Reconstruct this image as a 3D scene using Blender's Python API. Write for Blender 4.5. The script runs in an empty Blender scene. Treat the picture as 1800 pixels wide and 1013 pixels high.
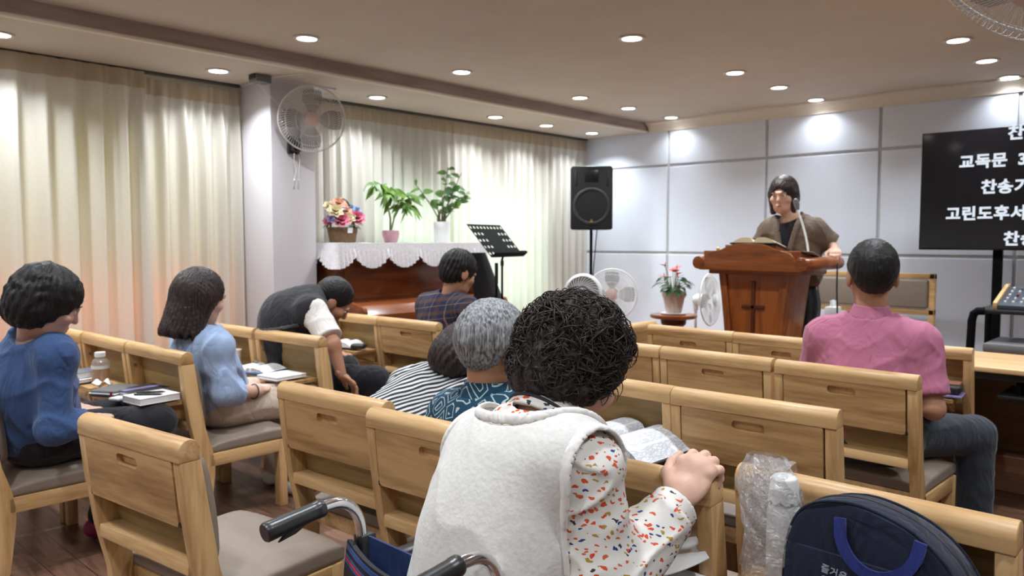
import bpy, bmesh, math, random
import numpy as np
from mathutils import Vector, Matrix
from math import sin, cos, pi, radians, sqrt

random.seed(7)
SC = bpy.context.scene
COL = SC.collection

# ------------------------------------------------------------------ camera, world, light, exposure
cam_d = bpy.data.cameras.new('camera')
cam_d.sensor_width = 36.0
cam_d.lens = 27.18
cam_d.clip_start = 0.02
cam_d.dof.use_dof = True
cam_d.dof.focus_distance = 1.75
cam_d.dof.aperture_fstop = 5.6
cam = bpy.data.objects.new('camera', cam_d)
COL.objects.link(cam)
cam.location = (0, 0, 1.35)
cam.rotation_euler = (radians(90 - 3.537), 0, radians(43.06))
SC.camera = cam

SC.view_settings.view_transform = 'Standard'
SC.view_settings.look = 'None'
SC.view_settings.gamma = 1.0
SC.view_settings.use_curve_mapping = False
SC.view_settings.exposure = -0.08
try:
    SC.cycles.use_denoising = True
    SC.cycles.max_bounces = 8
    SC.cycles.diffuse_bounces = 4
    SC.cycles.transparent_max_bounces = 12
    SC.cycles.sample_clamp_indirect = 6.0
except Exception:
    pass

W = bpy.data.worlds.new('daylight')
SC.world = W
W.use_nodes = True
bgn = W.node_tree.nodes['Background']
bgn.inputs[0].default_value = (0.93, 0.97, 1.0, 1)
bgn.inputs[1].default_value = 4.1

DL_POWER = 11.8          # every ceiling downlight, watt
DL_COLOR = (0.90, 0.955, 1.0)

# ------------------------------------------------------------------ helpers
def setp(o, label=None, cat=None, group=None, kind=None):
    if label: o['label'] = label
    if cat: o['category'] = cat
    if group: o['group'] = group
    if kind: o['kind'] = kind
    return o

def thing(name, label, cat, loc=(0, 0, 0), rotz=0.0, group=None):
    o = bpy.data.objects.new(name, None)
    o.empty_display_size = 0.1
    COL.objects.link(o)
    o.location = loc
    o.rotation_euler = (0, 0, rotz)
    return setp(o, label, cat, group)

def link_mesh(name, me, m, parent=None, smooth=True, angle=35):
    if m is not None:
        me.materials.append(m)
    if smooth:
        me.shade_smooth()
        me.set_sharp_from_angle(angle=radians(angle))
    o = bpy.data.objects.new(name, me)
    COL.objects.link(o)
    if parent is not None:
        o.parent = parent
    return o

def obj(name, bm, m, parent=None, smooth=True, angle=35):
    me = bpy.data.meshes.new(name)
    bmesh.ops.recalc_face_normals(bm, faces=bm.faces[:])
    bm.to_mesh(me)
    bm.free()
    return link_mesh(name, me, m, parent, smooth, angle)

def NB():
    return bmesh.new()

def bx(bm, lo, hi, bev=0.0, seg=2, M=None):
    """box from corner to corner, optional bevel and transform"""
    t = bmesh.new()
    bmesh.ops.create_cube(t, size=1.0)
    c = [(a + b) / 2 for a, b in zip(lo, hi)]
    d = [abs(b - a) for a, b in zip(lo, hi)]
    for v in t.verts:
        v.co = Vector((v.co.x * d[0] + c[0], v.co.y * d[1] + c[1], v.co.z * d[2] + c[2]))
    if bev > 0:
        bmesh.ops.bevel(t, geom=t.edges[:] + t.verts[:], offset=min(bev, min(d) * 0.48), segments=seg, profile=0.5, affect='EDGES')
    merge(bm, t, M)
    return bm

def merge(bm, t, M=None):
    if M is not None:
        bmesh.ops.transform(t, matrix=M, verts=t.verts[:])
    me = bpy.data.meshes.new('tmp')
    t.to_mesh(me)
    t.free()
    bm.from_mesh(me)
    bpy.data.meshes.remove(me)

def frame_from(d):
    d = Vector(d).normalized()
    a = Vector((0, 0, 1)) if abs(d.z) < 0.95 else Vector((1, 0, 0))
    u = d.cross(a).normalized()
    v = u.cross(d).normalized()
    return u, v

def tube(bm, pts, rad, n=10, closed=False, caps=True):
    pts = [Vector(p) for p in pts]
    k = len(pts)
    rads = rad if isinstance(rad, (list, tuple)) else [rad] * k
    rings = []
    u = None
    for i, p in enumerate(pts):
        if closed:
            d = pts[(i + 1) % k] - pts[i - 1]
        else:
            d = pts[min(i + 1, k - 1)] - pts[max(i - 1, 0)]
        if d.length < 1e-9:
            d = Vector((0, 0, 1))
        d.normalize()
        if u is None:
            u, v = frame_from(d)
        else:
            u = (u - d * u.dot(d))
            if u.length < 1e-6:
                u, v = frame_from(d)
            u.normalize()
        v = d.cross(u)
        rings.append([bm.verts.new(p + (u * cos(2 * pi * j / n) + v * sin(2 * pi * j / n)) * rads[i]) for j in range(n)])
    for i in range(k if closed else k - 1):
        a, b = rings[i], rings[(i + 1) % k]
        for j in range(n):
            try:
                bm.faces.new((a[j], a[(j + 1) % n], b[(j + 1) % n], b[j]))
            except ValueError:
                pass
    if caps and not closed:
        bm.faces.new(rings[0][::-1])
        bm.faces.new(rings[-1])
    return bm

def lathe(bm, prof, n=32, M=None, cap=True):
    """profile [(r,z)...] turned round z"""
    t = bmesh.new()
    rings = []
    for r, z in prof:
        if r < 1e-6:
            rings.append([t.verts.new((0, 0, z))])
        else:
            rings.append([t.verts.new((r * cos(2 * pi * j / n), r * sin(2 * pi * j / n), z)) for j in range(n)])
    for a, b in zip(rings[:-1], rings[1:]):
        if len(a) == 1 and len(b) == 1:
            continue
        for j in range(n):
            if len(a) == 1:
                t.faces.new((a[0], b[j], b[(j + 1) % n]))
            elif len(b) == 1:
                t.faces.new((a[j], a[(j + 1) % n], b[0]))
            else:
                t.faces.new((a[j], a[(j + 1) % n], b[(j + 1) % n], b[j]))
    if cap:
        if len(rings[0]) > 1: t.faces.new(rings[0][::-1])
        if len(rings[-1]) > 1: t.faces.new(rings[-1])
    merge(bm, t, M)
    return bm

def prism(bm, poly, a, b, axis='x', bev=0.0, M=None, seg=2):
    """polygon extruded between a and b along an axis; poly in the two other axes (cyclic order)"""
    t = bmesh.new()
    def P(u, v, w):
        return {'x': (w, u, v), 'y': (u, w, v), 'z': (u, v, w)}[axis]
    A = [t.verts.new(P(u, v, a)) for u, v in poly]
    B = [t.verts.new(P(u, v, b)) for u, v in poly]
    n = len(poly)
    t.faces.new(A[::-1]); t.faces.new(B)
    for i in range(n):
        t.faces.new((A[i], A[(i + 1) % n], B[(i + 1) % n], B[i]))
    bmesh.ops.recalc_face_normals(t, faces=t.faces[:])
    if bev > 0:
        es = [e for e in t.edges if len(e.link_faces) == 2 and e.calc_face_angle(0) > 0.5]
        bmesh.ops.bevel(t, geom=es, offset=bev, segments=seg, profile=0.5, affect='EDGES')
    merge(bm, t, M)
    return bm

def ball(bm, c, r, n=16, M=None):
    t = bmesh.new()
    bmesh.ops.create_uvsphere(t, u_segments=n, v_segments=max(6, n // 2 + 2), radius=1.0)
    rr = r if isinstance(r, (list, tuple)) else (r, r, r)
    for v in t.verts:
        v.co = Vector((v.co.x * rr[0], v.co.y * rr[1], v.co.z * rr[2]))
    if M is not None:
        bmesh.ops.transform(t, matrix=M, verts=t.verts[:])
    bmesh.ops.translate(t, vec=c, verts=t.verts[:])
    merge(bm, t)
    return bm

def sheet(bm, fn, nu, nv, thick=0.0):
    """surface fn(u,v)->xyz for u,v in 0..1, optional thickness along the normal"""
    P = [[Vector(fn(i / nu, j / nv)) for j in range(nv + 1)] for i in range(nu + 1)]
    V = [[bm.verts.new(p) for p in r] for r in P]
    F = []
    for i in range(nu):
        for j in range(nv):
            F.append(bm.faces.new((V[i][j], V[i + 1][j], V[i + 1][j + 1], V[i][j + 1])))
    if thick:
        bm.normal_update()
        N = [[V[i][j].normal.copy() for j in range(nv + 1)] for i in range(nu + 1)]
        Q = [[bm.verts.new(P[i][j] - N[i][j] * thick) for j in range(nv + 1)] for i in range(nu + 1)]
        for i in range(nu):
            for j in range(nv):
                bm.faces.new((Q[i][j], Q[i][j + 1], Q[i + 1][j + 1], Q[i + 1][j]))
        for i in range(nu):
            bm.faces.new((V[i + 1][0], V[i][0], Q[i][0], Q[i + 1][0]))
            bm.faces.new((V[i][nv], V[i + 1][nv], Q[i + 1][nv], Q[i][nv]))
        for j in range(nv):
            bm.faces.new((V[0][j], V[0][j + 1], Q[0][j + 1], Q[0][j]))
            bm.faces.new((V[nu][j + 1], V[nu][j], Q[nu][j], Q[nu][j + 1]))
    return bm

def rrect(w, h, r, n=6):
    out = []
    for cx, cy, a0 in ((w / 2 - r, h / 2 - r, 0), (-w / 2 + r, h / 2 - r, 90), (-w / 2 + r, -h / 2 + r, 180), (w / 2 - r, -h / 2 + r, 270)):
        for k in range(n + 1):
            a = radians(a0 + 90 * k / n)
            out.append((cx + r * cos(a), cy + r * sin(a)))
    return out

def plate_hole(outer, inner, t):
    """plate in the xz plane, thickness along y (0..t), loops with equal vertex counts"""
    bm = bmesh.new()
    n = len(outer)
    fo = [bm.verts.new((x, 0, z)) for x, z in outer]; bo = [bm.verts.new((x, t, z)) for x, z in outer]
    fi = [bm.verts.new((x, 0, z)) for x, z in inner]; bi = [bm.verts.new((x, t, z)) for x, z in inner]
    for i in range(n):
        j = (i + 1) % n
        bm.faces.new((fo[i], fo[j], fi[j], fi[i])); bm.faces.new((bo[j], bo[i], bi[i], bi[j]))
        bm.faces.new((fo[j], fo[i], bo[i], bo[j])); bm.faces.new((fi[i], fi[j], bi[j], bi[i]))
    return bm

def copy_tree(root, loc, rotz, label=None, group=None, scale=None):
    def cp(o, par):
        c = o.copy(); COL.objects.link(c)
        if par is not None: c.parent = par
        for ch in KIDS.get(o.name, []):
            cp(ch, c)
        return c
    KIDS = {}
    for o in bpy.data.objects:
        if o.parent is not None:
            KIDS.setdefault(o.parent.name, []).append(o)
    r = cp(root, None)
    r.location = loc; r.rotation_euler = (0, 0, rotz)
    if scale: r.scale = scale
    if label: r['label'] = label
    if group: r['group'] = group
    return r

# ------------------------------------------------------------------ materials
class NT:
    def __init__(s, name):
        s.m = bpy.data.materials.new(name); s.m.use_nodes = True
        s.t = s.m.node_tree; s.n = s.t.nodes; s.l = s.t.links
        s.b = s.n['Principled BSDF']; s.out = s.n['Material Output']
    def node(s, typ, **kw):
        x = s.n.new(typ)
        for k, v in kw.items():
            if k.startswith('i_'):
                x.inputs[k[2:].replace('_', ' ')].default_value = v
            else:
                setattr(x, k, v)
        return x
    def link(s, a, b): s.l.new(a, b)
    def coord(s, scale=(1, 1, 1), rot=(0, 0, 0), rnd=True):
        tc = s.node('ShaderNodeTexCoord'); mp = s.node('ShaderNodeMapping')
        mp.inputs['Scale'].default_value = scale; mp.inputs['Rotation'].default_value = rot
        src = tc.outputs['Object']
        if rnd:
            oi = s.node('ShaderNodeObjectInfo')
            mu = s.node('ShaderNodeVectorMath', operation='MULTIPLY_ADD')
            cx = s.node('ShaderNodeCombineXYZ')
            for k in ('X', 'Y', 'Z'): s.link(oi.outputs['Random'], cx.inputs[k])
            s.link(cx.outputs[0], mu.inputs[0]); mu.inputs[1].default_value = (3.7, 5.1, 4.3)
            s.link(src, mu.inputs[2]); src = mu.outputs[0]
        s.link(src, mp.inputs['Vector'])
        return mp.outputs['Vector']
    def ramp(s, fac, stops, interp='LINEAR'):
        r = s.node('ShaderNodeValToRGB'); cr = r.color_ramp; cr.interpolation = interp
        while len(cr.elements) > 1: cr.elements.remove(cr.elements[-1])
        for i, (p, c) in enumerate(stops):
            e = cr.elements[0] if i == 0 else cr.elements.new(p)
            e.position = p; e.color = (*c, 1)
        s.link(fac, r.inputs['Fac'])
        return r.outputs['Color']
    def math(s, op, a, b=None, c=None):
        m = s.node('ShaderNodeMath', operation=op)
        for k, v in enumerate((a, b, c)):
            if v is None: continue
            if isinstance(v, (int, float)): m.inputs[k].default_value = v
            else: s.link(v, m.inputs[k])
        return m.outputs[0]
    def mix(s, fac, a, b, mode='MIX'):
        m = s.node('ShaderNodeMix', data_type='RGBA', blend_type=mode)
        for k, v in ((0, fac), (6, a), (7, b)):
            if isinstance(v, (int, float)): m.inputs[k].default_value = v
            elif isinstance(v, tuple): m.inputs[k].default_value = (*v, 1)
            else: s.link(v, m.inputs[k])
        return m.outputs[2]
    def bump(s, h, strength=0.2, dist=0.01):
        b = s.node('ShaderNodeBump'); b.inputs['Strength'].default_value = strength; b.inputs['Distance'].default_value = dist
        s.link(h, b.inputs['Height']); s.link(b.outputs[0], s.b.inputs['Normal'])
    def col(s, c):
        if isinstance(c, tuple): s.b.inputs['Base Color'].default_value = (*c, 1)
        else: s.link(c, s.b.inputs['Base Color'])
    def set(s, rough=0.5, metal=0.0, spec=0.5, **kw):
        s.b.inputs['Roughness'].default_value = rough; s.b.inputs['Metallic'].default_value = metal
        s.b.inputs['Specular IOR Level'].default_value = spec
        for k, v in kw.items(): s.b.inputs[k.replace('_', ' ')].default_value = v
        return s.m

def lin(r, g, b):
    f = lambda c: (c / 255 / 12.92) if c / 255 <= 0.04045 else ((c / 255 + 0.055) / 1.055) ** 2.4
    return (f(r), f(g), f(b))

def plain(name, c, rough=0.5, metal=0.0, spec=0.5, var=0.08, scale=30, bump=0.0, bscale=200):
    n = NT(name)
    v = n.coord((1, 1, 1))
    no = n.node('ShaderNodeTexNoise'); no.inputs['Scale'].default_value = scale; no.inputs['Detail'].default_value = 4
    n.link(v, no.inputs['Vector'])
    lo = tuple(x * (1 - var) for x in c); hi = tuple(min(1, x * (1 + var)) for x in c)
    n.col(n.ramp(no.outputs['Fac'], [(0.3, lo), (0.7, hi)]))
    if bump:
        b = n.node('ShaderNodeTexNoise'); b.inputs['Scale'].default_value = bscale; b.inputs['Detail'].default_value = 3
        n.link(v, b.inputs['Vector']); n.bump(b.outputs['Fac'], bump, 0.002)
    return n.set(rough, metal, spec)

def wood(name, dark, light, axis='x', rough=0.38, strips=True, sc=1.0, spec=0.45, coat=0.0):
    n = NT(name)
    s = {'x': (0.9 * sc, 9 * sc, 9 * sc), 'y': (9 * sc, 0.9 * sc, 9 * sc), 'z': (9 * sc, 9 * sc, 0.9 * sc)}[axis]
    v = n.coord(s)
    no = n.node('ShaderNodeTexNoise'); no.inputs['Scale'].default_value = 1.6; no.inputs['Detail'].default_value = 5; no.inputs['Distortion'].default_value = 0.6
    n.link(v, no.inputs['Vector'])
    f = n.node('ShaderNodeTexNoise'); f.inputs['Scale'].default_value = 9; f.inputs['Detail'].default_value = 6; f.inputs['Distortion'].default_value = 0.2
    n.link(v, f.inputs['Vector'])
    a = n.math('MULTIPLY_ADD', f.outputs['Fac'], 0.35, n.math('MULTIPLY', no.outputs['Fac'], 0.75))
    mid = tuple((x + y) / 2 for x, y in zip(dark, light))
    c = n.ramp(a, [(0.36, dark), (0.5, mid), (0.62, light)])
    n.col(c)
    n.bump(f.outputs['Fac'], 0.05, 0.002)
    return n.set(rough, 0, spec, Coat_Weight=coat, Coat_Roughness=0.2)

def fabric(name, c, var=0.15, rough=0.9, scale=60, bump=0.25, fold=9, fstr=0.55):
    n = NT(name)
    v = n.coord((1, 1, 1))
    no = n.node('ShaderNodeTexNoise'); no.inputs['Scale'].default_value = scale; no.inputs['Detail'].default_value = 6
    n.link(v, no.inputs['Vector'])
    n.col(n.ramp(no.outputs['Fac'], [(0.3, tuple(x * (1 - var) for x in c)), (0.7, tuple(min(1, x * (1 + var)) for x in c))]))
    fo = n.node('ShaderNodeTexNoise'); fo.inputs['Scale'].default_value = fold; fo.inputs['Detail'].default_value = 2; fo.inputs['Distortion'].default_value = 1.6
    mp = n.node('ShaderNodeMapping'); mp.inputs['Scale'].default_value = (1, 1, .45); mp.inputs['Rotation'].default_value = (.4, .3, .5); n.link(v, mp.inputs['Vector']); n.link(mp.outputs[0], fo.inputs['Vector'])
    rg = n.math('ABSOLUTE', n.math('SUBTRACT', fo.outputs['Fac'], .5))
    b1 = n.node('ShaderNodeBump'); b1.inputs['Strength'].default_value = fstr; b1.inputs['Distance'].default_value = .03; n.link(rg, b1.inputs['Height'])
    b0 = n.node('ShaderNodeBump'); b0.inputs['Strength'].default_value = bump; b0.inputs['Distance'].default_value = .003; n.link(no.outputs['Fac'], b0.inputs['Height']); n.link(b1.outputs[0], b0.inputs['Normal'])
    n.link(b0.outputs[0], n.b.inputs['Normal'])
    n.set(rough, 0, 0.2)
    n.b.inputs['Sheen Weight'].default_value = 0.15
    return n.m

MT = {}
WD, WL = lin(166, 125, 78), lin(210, 172, 122)
MT['wood_x'] = wood('chair_wood_long', WD, WL, 'x')
MT['tray_wood'] = wood('chair_tray_wood', lin(140, 102, 62), lin(200, 160, 110), 'x', sc=.8)
MT['wood_z'] = wood('chair_wood_upright', WD, WL, 'z')
MT['wood_y'] = wood('chair_wood_deep', WD, WL, 'y')
MT['ply'] = wood('chair_back_plywood', lin(138, 112, 68), lin(170, 142, 94), 'x', 0.5)
MT['endgrain'] = wood('chair_wood_end', lin(150, 108, 62), lin(184, 142, 90), 'y', 0.5)
MT['cushion'] = plain('grey_leatherette', lin(136, 122, 110), 0.55, var=0.05, bump=0.12, bscale=350)
MT['pulpit'] = wood('pulpit_wood', lin(104, 50, 16), lin(154, 84, 34), 'z', 0.3, coat=0.3)
MT['pulpit_x'] = wood('pulpit_wood_long', lin(104, 50, 16), lin(154, 84, 34), 'x', 0.3, coat=0.3)
MT['pulpit_dark'] = wood('pulpit_wood_dark', lin(64, 26, 10), lin(86, 38, 16), 'z', 0.35)
MT['piano'] = wood('piano_wood', lin(88, 40, 14), lin(124, 64, 26), 'y', 0.3, coat=0.3)
MT['black_plastic'] = plain('black_plastic', (0.012, 0.012, 0.014), 0.4, var=0.1)
MT['black_rubber'] = plain('black_rubber_grip', (0.018, 0.018, 0.02), 0.32, var=0.1, spec=0.6)
MT['black_metal'] = plain('black_metal', (0.006, 0.006, 0.007), 0.6, var=0.1, spec=0.06)
MT['grey_plastic'] = plain('grey_plastic', lin(110, 112, 112), 0.5)
MT['white_plastic'] = plain('white_plastic', lin(225, 226, 226), 0.35, var=0.02)
MT['steel'] = plain('polished_steel', (0.78, 0.78, 0.8), 0.16, metal=1.0, var=0.04)
MT['brass'] = plain('brass', (0.75, 0.55, 0.2), 0.3, metal=1.0, var=0.04)
MT['paper'] = plain('white_paper', lin(232, 232, 232), 0.8, var=0.03, spec=0.2)
MT['paper_cream'] = plain('cream_paper', lin(222, 205, 170), 0.8, var=0.05, spec=0.2)
MT['dark_cover'] = plain('dark_book_cover', (0.02, 0.02, 0.022), 0.45)
MT['blue_cover'] = plain('blue_folder', lin(52, 92, 150), 0.45)
MT['purple'] = plain('lilac_cover', lin(124, 112, 160), 0.5)
MT['red'] = plain('red_ribbon', lin(130, 30, 36), 0.6)
MT['skin'] = plain('skin', lin(210, 170, 150), 0.5, var=0.07, scale=45, spec=0.35, bump=.12, bscale=70)
MT['skin'].node_tree.nodes['Principled BSDF'].inputs['Subsurface Weight'].default_value = 0.08
MT['skin'].node_tree.nodes['Principled BSDF'].inputs['Subsurface Radius'].default_value = (0.02, 0.008, 0.004)
MT['skin2'] = plain('tanned_skin', lin(182, 134, 108), 0.5, var=0.06, scale=25, spec=0.35)
# ------------------------------------------------------------------ room shell
XW, YW, XR, YB = -5.62, 7.12, 2.4, -2.6       # left, front, right, back wall
ZS, ZC, XB = 2.50, 2.60, -4.66                # soffit, main ceiling, soffit edge
SXR = -0.02
ST = 0.2                                       # stage height

def floor_mat():
    n = NT('plank_floor')
    v = n.coord((1, 1, 1), rot=(0, 0, 0), rnd=False)
    br = n.node('ShaderNodeTexBrick'); br.offset = 0.37
    br.inputs['Scale'].default_value = 1.0; br.inputs['Mortar Size'].default_value = 0.002
    br.inputs['Brick Width'].default_value = 0.9; br.inputs['Row Height'].default_value = 0.12
    br.inputs['Color1'].default_value = (0.2, 0.2, 0.2, 1); br.inputs['Color2'].default_value = (0.8, 0.8, 0.8, 1); br.inputs['Mortar'].default_value = (0, 0, 0, 1)
    n.link(v, br.inputs['Vector'])
    g = n.node('ShaderNodeTexNoise'); g.inputs['Scale'].default_value = 3.0; g.inputs['Detail'].default_value = 6; g.inputs['Distortion'].default_value = 1.2
    mp = n.node('ShaderNodeMapping'); mp.inputs['Scale'].default_value = (1.2, 9, 1); n.link(v, mp.inputs['Vector']); n.link(mp.outputs[0], g.inputs['Vector'])
    f = n.math('ADD', n.math('MULTIPLY', br.outputs['Color'], 0.3), n.math('MULTIPLY', g.outputs['Fac'], 0.75))
    c = n.ramp(f, [(0.2, lin(60, 42, 34)), (0.5, lin(96, 68, 54)), (0.75, lin(130, 96, 78))])
    c = n.mix(br.outputs['Fac'], c, (0.03, 0.018, 0.012))
    n.col(c); n.bump(br.outputs['Fac'], -0.15, 0.003)
    return n.set(0.33, 0, 0.5)

def struct(name, bm, m, smooth=False):
    o = obj(name, bm, m, None, smooth)
    o['kind'] = 'structure'
    return o

m_ceil = plain('ceiling_paper', lin(208, 197, 182), 0.85, var=0.03, scale=3, bump=0.05, bscale=90, spec=0.2)
m_wall = plain('white_wall', lin(222, 222, 222), 0.8, var=0.02, scale=4)
m_panel = plain('pale_grey_wall_panel', lin(222, 229, 242), 0.45, var=0.012, scale=6, bump=0.04, bscale=120)
m_groove = plain('wall_panel_groove', lin(196, 196, 198), 0.6)
m_beam = wood('soffit_fascia', lin(150, 134, 126), lin(174, 158, 150), 'y', 0.6)
m_trim = plain('pale_moulding', lin(226, 216, 202), 0.6, var=0.03)
m_stage = wood('stage_boards', lin(110, 72, 52), lin(140, 98, 72), 'x', 0.4)

b = NB(); bx(b, (XW - .2, YB - .2, -.12), (XR + .2, YW + .2, 0)); struct('floor', b, floor_mat())
b = NB(); bx(b, (XW, 4.78, 0.0), (0.4, YW, ST), 0.008); struct('floor_stage', b, m_stage)
b = NB(); bx(b, (XB, YB - .2, ZC), (XR + .2, YW + .2, ZC + .12)); struct('ceiling', b, m_ceil)
b = NB(); bx(b, (XW - .2, YB - .2, ZS), (XB, YW + .2, ZS + .22)); struct('ceiling_soffit', b, m_ceil)
# fascia board on the soffit edge with a thin bead
b = NB(); bx(b, (XB, YB, ZS + .012), (XB + .014, YW - .002, ZC)); struct('trim_1', b, m_beam)
b = NB(); prism(b, [(XB - .012, ZS - .006), (XB + .024, ZS - .006), (XB + .03, ZS + .004), (XB + .024, ZS + .014), (XB - .012, ZS + .006)], YB, YW - .002, 'y'); struct('trim_2', b, m_trim, True)
# crown moulding on the front wall
b = NB(); prism(b, [(YW - .002, ZC - .105), (YW - .03, ZC - .105), (YW - .032, ZC - .085), (YW - .06, ZC - .04), (YW - .10, ZC - .02), (YW - .105, ZC - .001), (YW - .002, ZC - .001)], XB + .03, XR, 'x'); struct('trim_3', b, m_trim, True)

# front wall: panels with recessed joints between them
b = NB(); bx(b, (XW - .2, YW, -.1), (XR + .2, YW + .15, ZC + .1))
struct('wall_front', b, m_groove)
seams = [XW, -4.39, -3.31, -2.28, -1.26, -0.23, 0.80, 1.83, XR]
zz = [ST, 1.215, 2.135, ZC]
b = NB()
for x0, x1 in zip(seams[:-1], seams[1:]):
    for z0, z1 in zip(zz[:-1], zz[1:]):
        g = .014
        bx(b, (x0 + g, YW - .016, z0 + g), (x1 - g, YW + .004, z1 - g), .004, 1)
struct('wall_front_panels', b, m_panel)
b = NB(); bx(b, (XR, YB - .2, -.1), (XR + .15, YW, ZC + .1)); struct('wall_right', b, m_wall)
b = NB(); bx(b, (XW - .2, YB - .15, -.1), (XR, YB, ZC + .1)); struct('wall_back', b, m_wall)

# window wall with two openings
WIN = [(0.35, 2.82, 0.55, 2.12), (4.16, 6.42, 0.62, 1.78)]
b = NB()
ys = [YB] + [v for w in WIN for v in w[:2]] + [YW]
for i in range(0, len(ys), 2):
    bx(b, (XW - .2, ys[i], -.1), (XW, ys[i + 1], ZS + .05))
for y0, y1, z0, z1 in WIN:
    bx(b, (XW - .2, y0, -.1), (XW, y1, z0)); bx(b, (XW - .2, y0, z1), (XW, y1, ZS + .05))
struct('wall_left', b, m_wall)

def glass_mat(name, c):
    n = NT(name)
    tr = n.node('ShaderNodeBsdfTransparent'); tr.inputs[0].default_value = (*c, 1)
    tl = n.node('ShaderNodeBsdfTranslucent'); tl.inputs[0].default_value = (*c, 1)
    gl = n.node('ShaderNodeBsdfGlossy'); gl.inputs['Roughness'].default_value = 0.1
    m1 = n.node('ShaderNodeMixShader'); m1.inputs[0].default_value = 0.15
    n.link(tr.outputs[0], m1.inputs[1]); n.link(tl.outputs[0], m1.inputs[2])
    m2 = n.node('ShaderNodeMixShader'); m2.inputs[0].default_value = 0.05
    n.link(m1.outputs[0], m2.inputs[1]); n.link(gl.outputs[0], m2.inputs[2])
    n.link(m2.outputs[0], n.out.inputs['Surface'])
    return n.m
m_frame = plain('white_window_frame', lin(225, 225, 222), 0.4)
G_YELLOW_GLOW = glass_mat('frosted_pane_yellow_light_tint', (0.50, 0.47, 0.32))  # dim yellowish daylight put into the pane colour
G_ORANGE_GLOW = glass_mat('frosted_pane_orange_light_tint', (0.72, 0.42, 0.25))  # orange light from outside painted as pane tint
G_GREEN_GLOW = glass_mat('frosted_pane_green_light_tint', (0.84, 0.97, 0.86))  # green-white glow from outside put into the glass tint
for k, (y0, y1, z0, z1) in enumerate(WIN):
    w = bpy.data.objects.new('window_%d' % (k + 1), None); COL.objects.link(w); w['kind'] = 'structure'
    w.location = (XW - .08, (y0 + y1) / 2, z0)
    hy, hz = (y1 - y0) / 2, z1 - z0
    b = NB()
    for s in (-hy, -hy / 3, hy / 3, hy):
        bx(b, (-.025, s - .025 * (s > -hy), 0), (.025, s + .025 * (s < hy), hz))
    zm = .62 if k == 0 else hz * .6
    for z in (0, zm, hz):
        bx(b, (-.024, -hy, z - .025 * (z > 0)), (.024, hy, z + .025 * (z < hz)))
    obj('window_frame', b, m_frame, w, False)
    for z0_, z1_, gm in ((0, zm, G_ORANGE_GLOW if k == 0 else G_GREEN_GLOW), (zm, hz, G_YELLOW_GLOW if k == 0 else G_GREEN_GLOW)):
        b = NB(); bx(b, (-.003, -hy, z0_), (.003, hy, z1_)); obj('window_pane', b, gm, w, False)

# square pillar between the curtains
b = NB(); bx(b, (XW, 2.89, 0), (-5.05, 3.25, ZS), .006)
bx(b, (XW, 2.87, ZS - .012), (-5.03, 3.43, ZS), 0)
struct('wall_pillar', b, plain('pillar_paint', lin(214, 210, 214), 0.7, var=0.015, scale=5), True)

# ------------------------------------------------------------------ ceiling downlights
m_lens = NT('downlight_lens')
em = m_lens.node('ShaderNodeEmission'); em.inputs[0].default_value = (0.97, 0.98, 1.0, 1); em.inputs[1].default_value = 14.0
m_lens.link(em.outputs[0], m_lens.out.inputs['Surface']); m_lens = m_lens.m
m_rim = plain('downlight_rim', lin(214, 208, 200), 0.4)
def downlight(x, y, z, label, power=1.0):
    t = thing('downlight', label, 'ceiling light', (x, y, z), 0, 'round ceiling downlights')
    b = NB(); lathe(b, [(.058, -.001), (.082, -.001), (.084, -.006), (.078, -.011), (.062, -.009), (.058, -.004)], 32, cap=False); obj('rim', b, m_rim, t)
    b = NB(); lathe(b, [(0, -.0065), (.061, -.0065), (.061, -.002), (0, -.002)], 32); obj('lens', b, m_lens, t)
    ld = bpy.data.lights.new('lamp', 'AREA'); ld.shape = 'DISK'; ld.size = .12; ld.energy = DL_POWER * power; ld.color = DL_COLOR
    ld.spread = radians(125)
    lo = bpy.data.objects.new('lamp', ld); COL.objects.link(lo); lo.parent = t; lo.location = (0, 0, -.014)
    return t
SOF = [(1.25, 'soffit downlight cut by the left picture edge, above the long curtain'), (2.53, 'soffit downlight just before the pillar with the wall fan'),
       (3.86, 'soffit downlight just past the pillar with the wall fan'), (5.22, 'soffit downlight third from the front wall'),
       (5.95, 'soffit downlight second from the front wall'), (6.70, 'soffit downlight nearest the front wall')]
for y, l in SOF: downlight(-5.09, y, ZS, l, .95)
for y in (-1.4, -0.1): downlight(-5.09, y, ZS, 'added unseen soffit downlight over the window curtain', .8)  # out of view, added to light the foreground
rows = {-4.25: ('row beside the soffit', [2.69, 4.0, 5.42, 6.16, 6.92]), -2.78: ('middle row over the pulpit aisle', [4.06, 5.41, 6.17, 6.93]), -1.32: ('row above the screen', [5.49, 6.25, 6.99])}
ords = {5: ['farthest from the front wall', 'second farthest from the front wall', 'middle one', 'second from the front wall', 'nearest the front wall'],
        4: ['farthest from the front wall', 'third from the front wall', 'second from the front wall', 'nearest the front wall'],
        3: ['farthest from the front wall', 'middle one of three', 'nearest the front wall']}
for x, (nm, yl) in rows.items():
    for y, o_ in zip(yl, ords[len(yl)]):
        downlight(x, y, ZC, 'ceiling downlight, %s, %s' % (nm, o_), .22 if y > 6.8 else 1.0)
    for y in ((-1.3, 0.0, 1.35) if x < -4 else (-1.3, 0.0, 1.35, 2.7) if x < -2 else (-1.3, 0.0, 1.35, 2.7, 4.05)):  # rows continued out of view, lamps added to light the foreground
        downlight(x, y, ZC, 'added unseen ceiling downlight extending the %s' % nm)
for y in (-1.3, 0.0, 1.35, 2.7, 4.05, 5.4, 6.6): downlight(0.2, y, ZC, 'added unseen ceiling downlight toward the right wall')  # extra unseen row, added for foreground light

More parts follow.
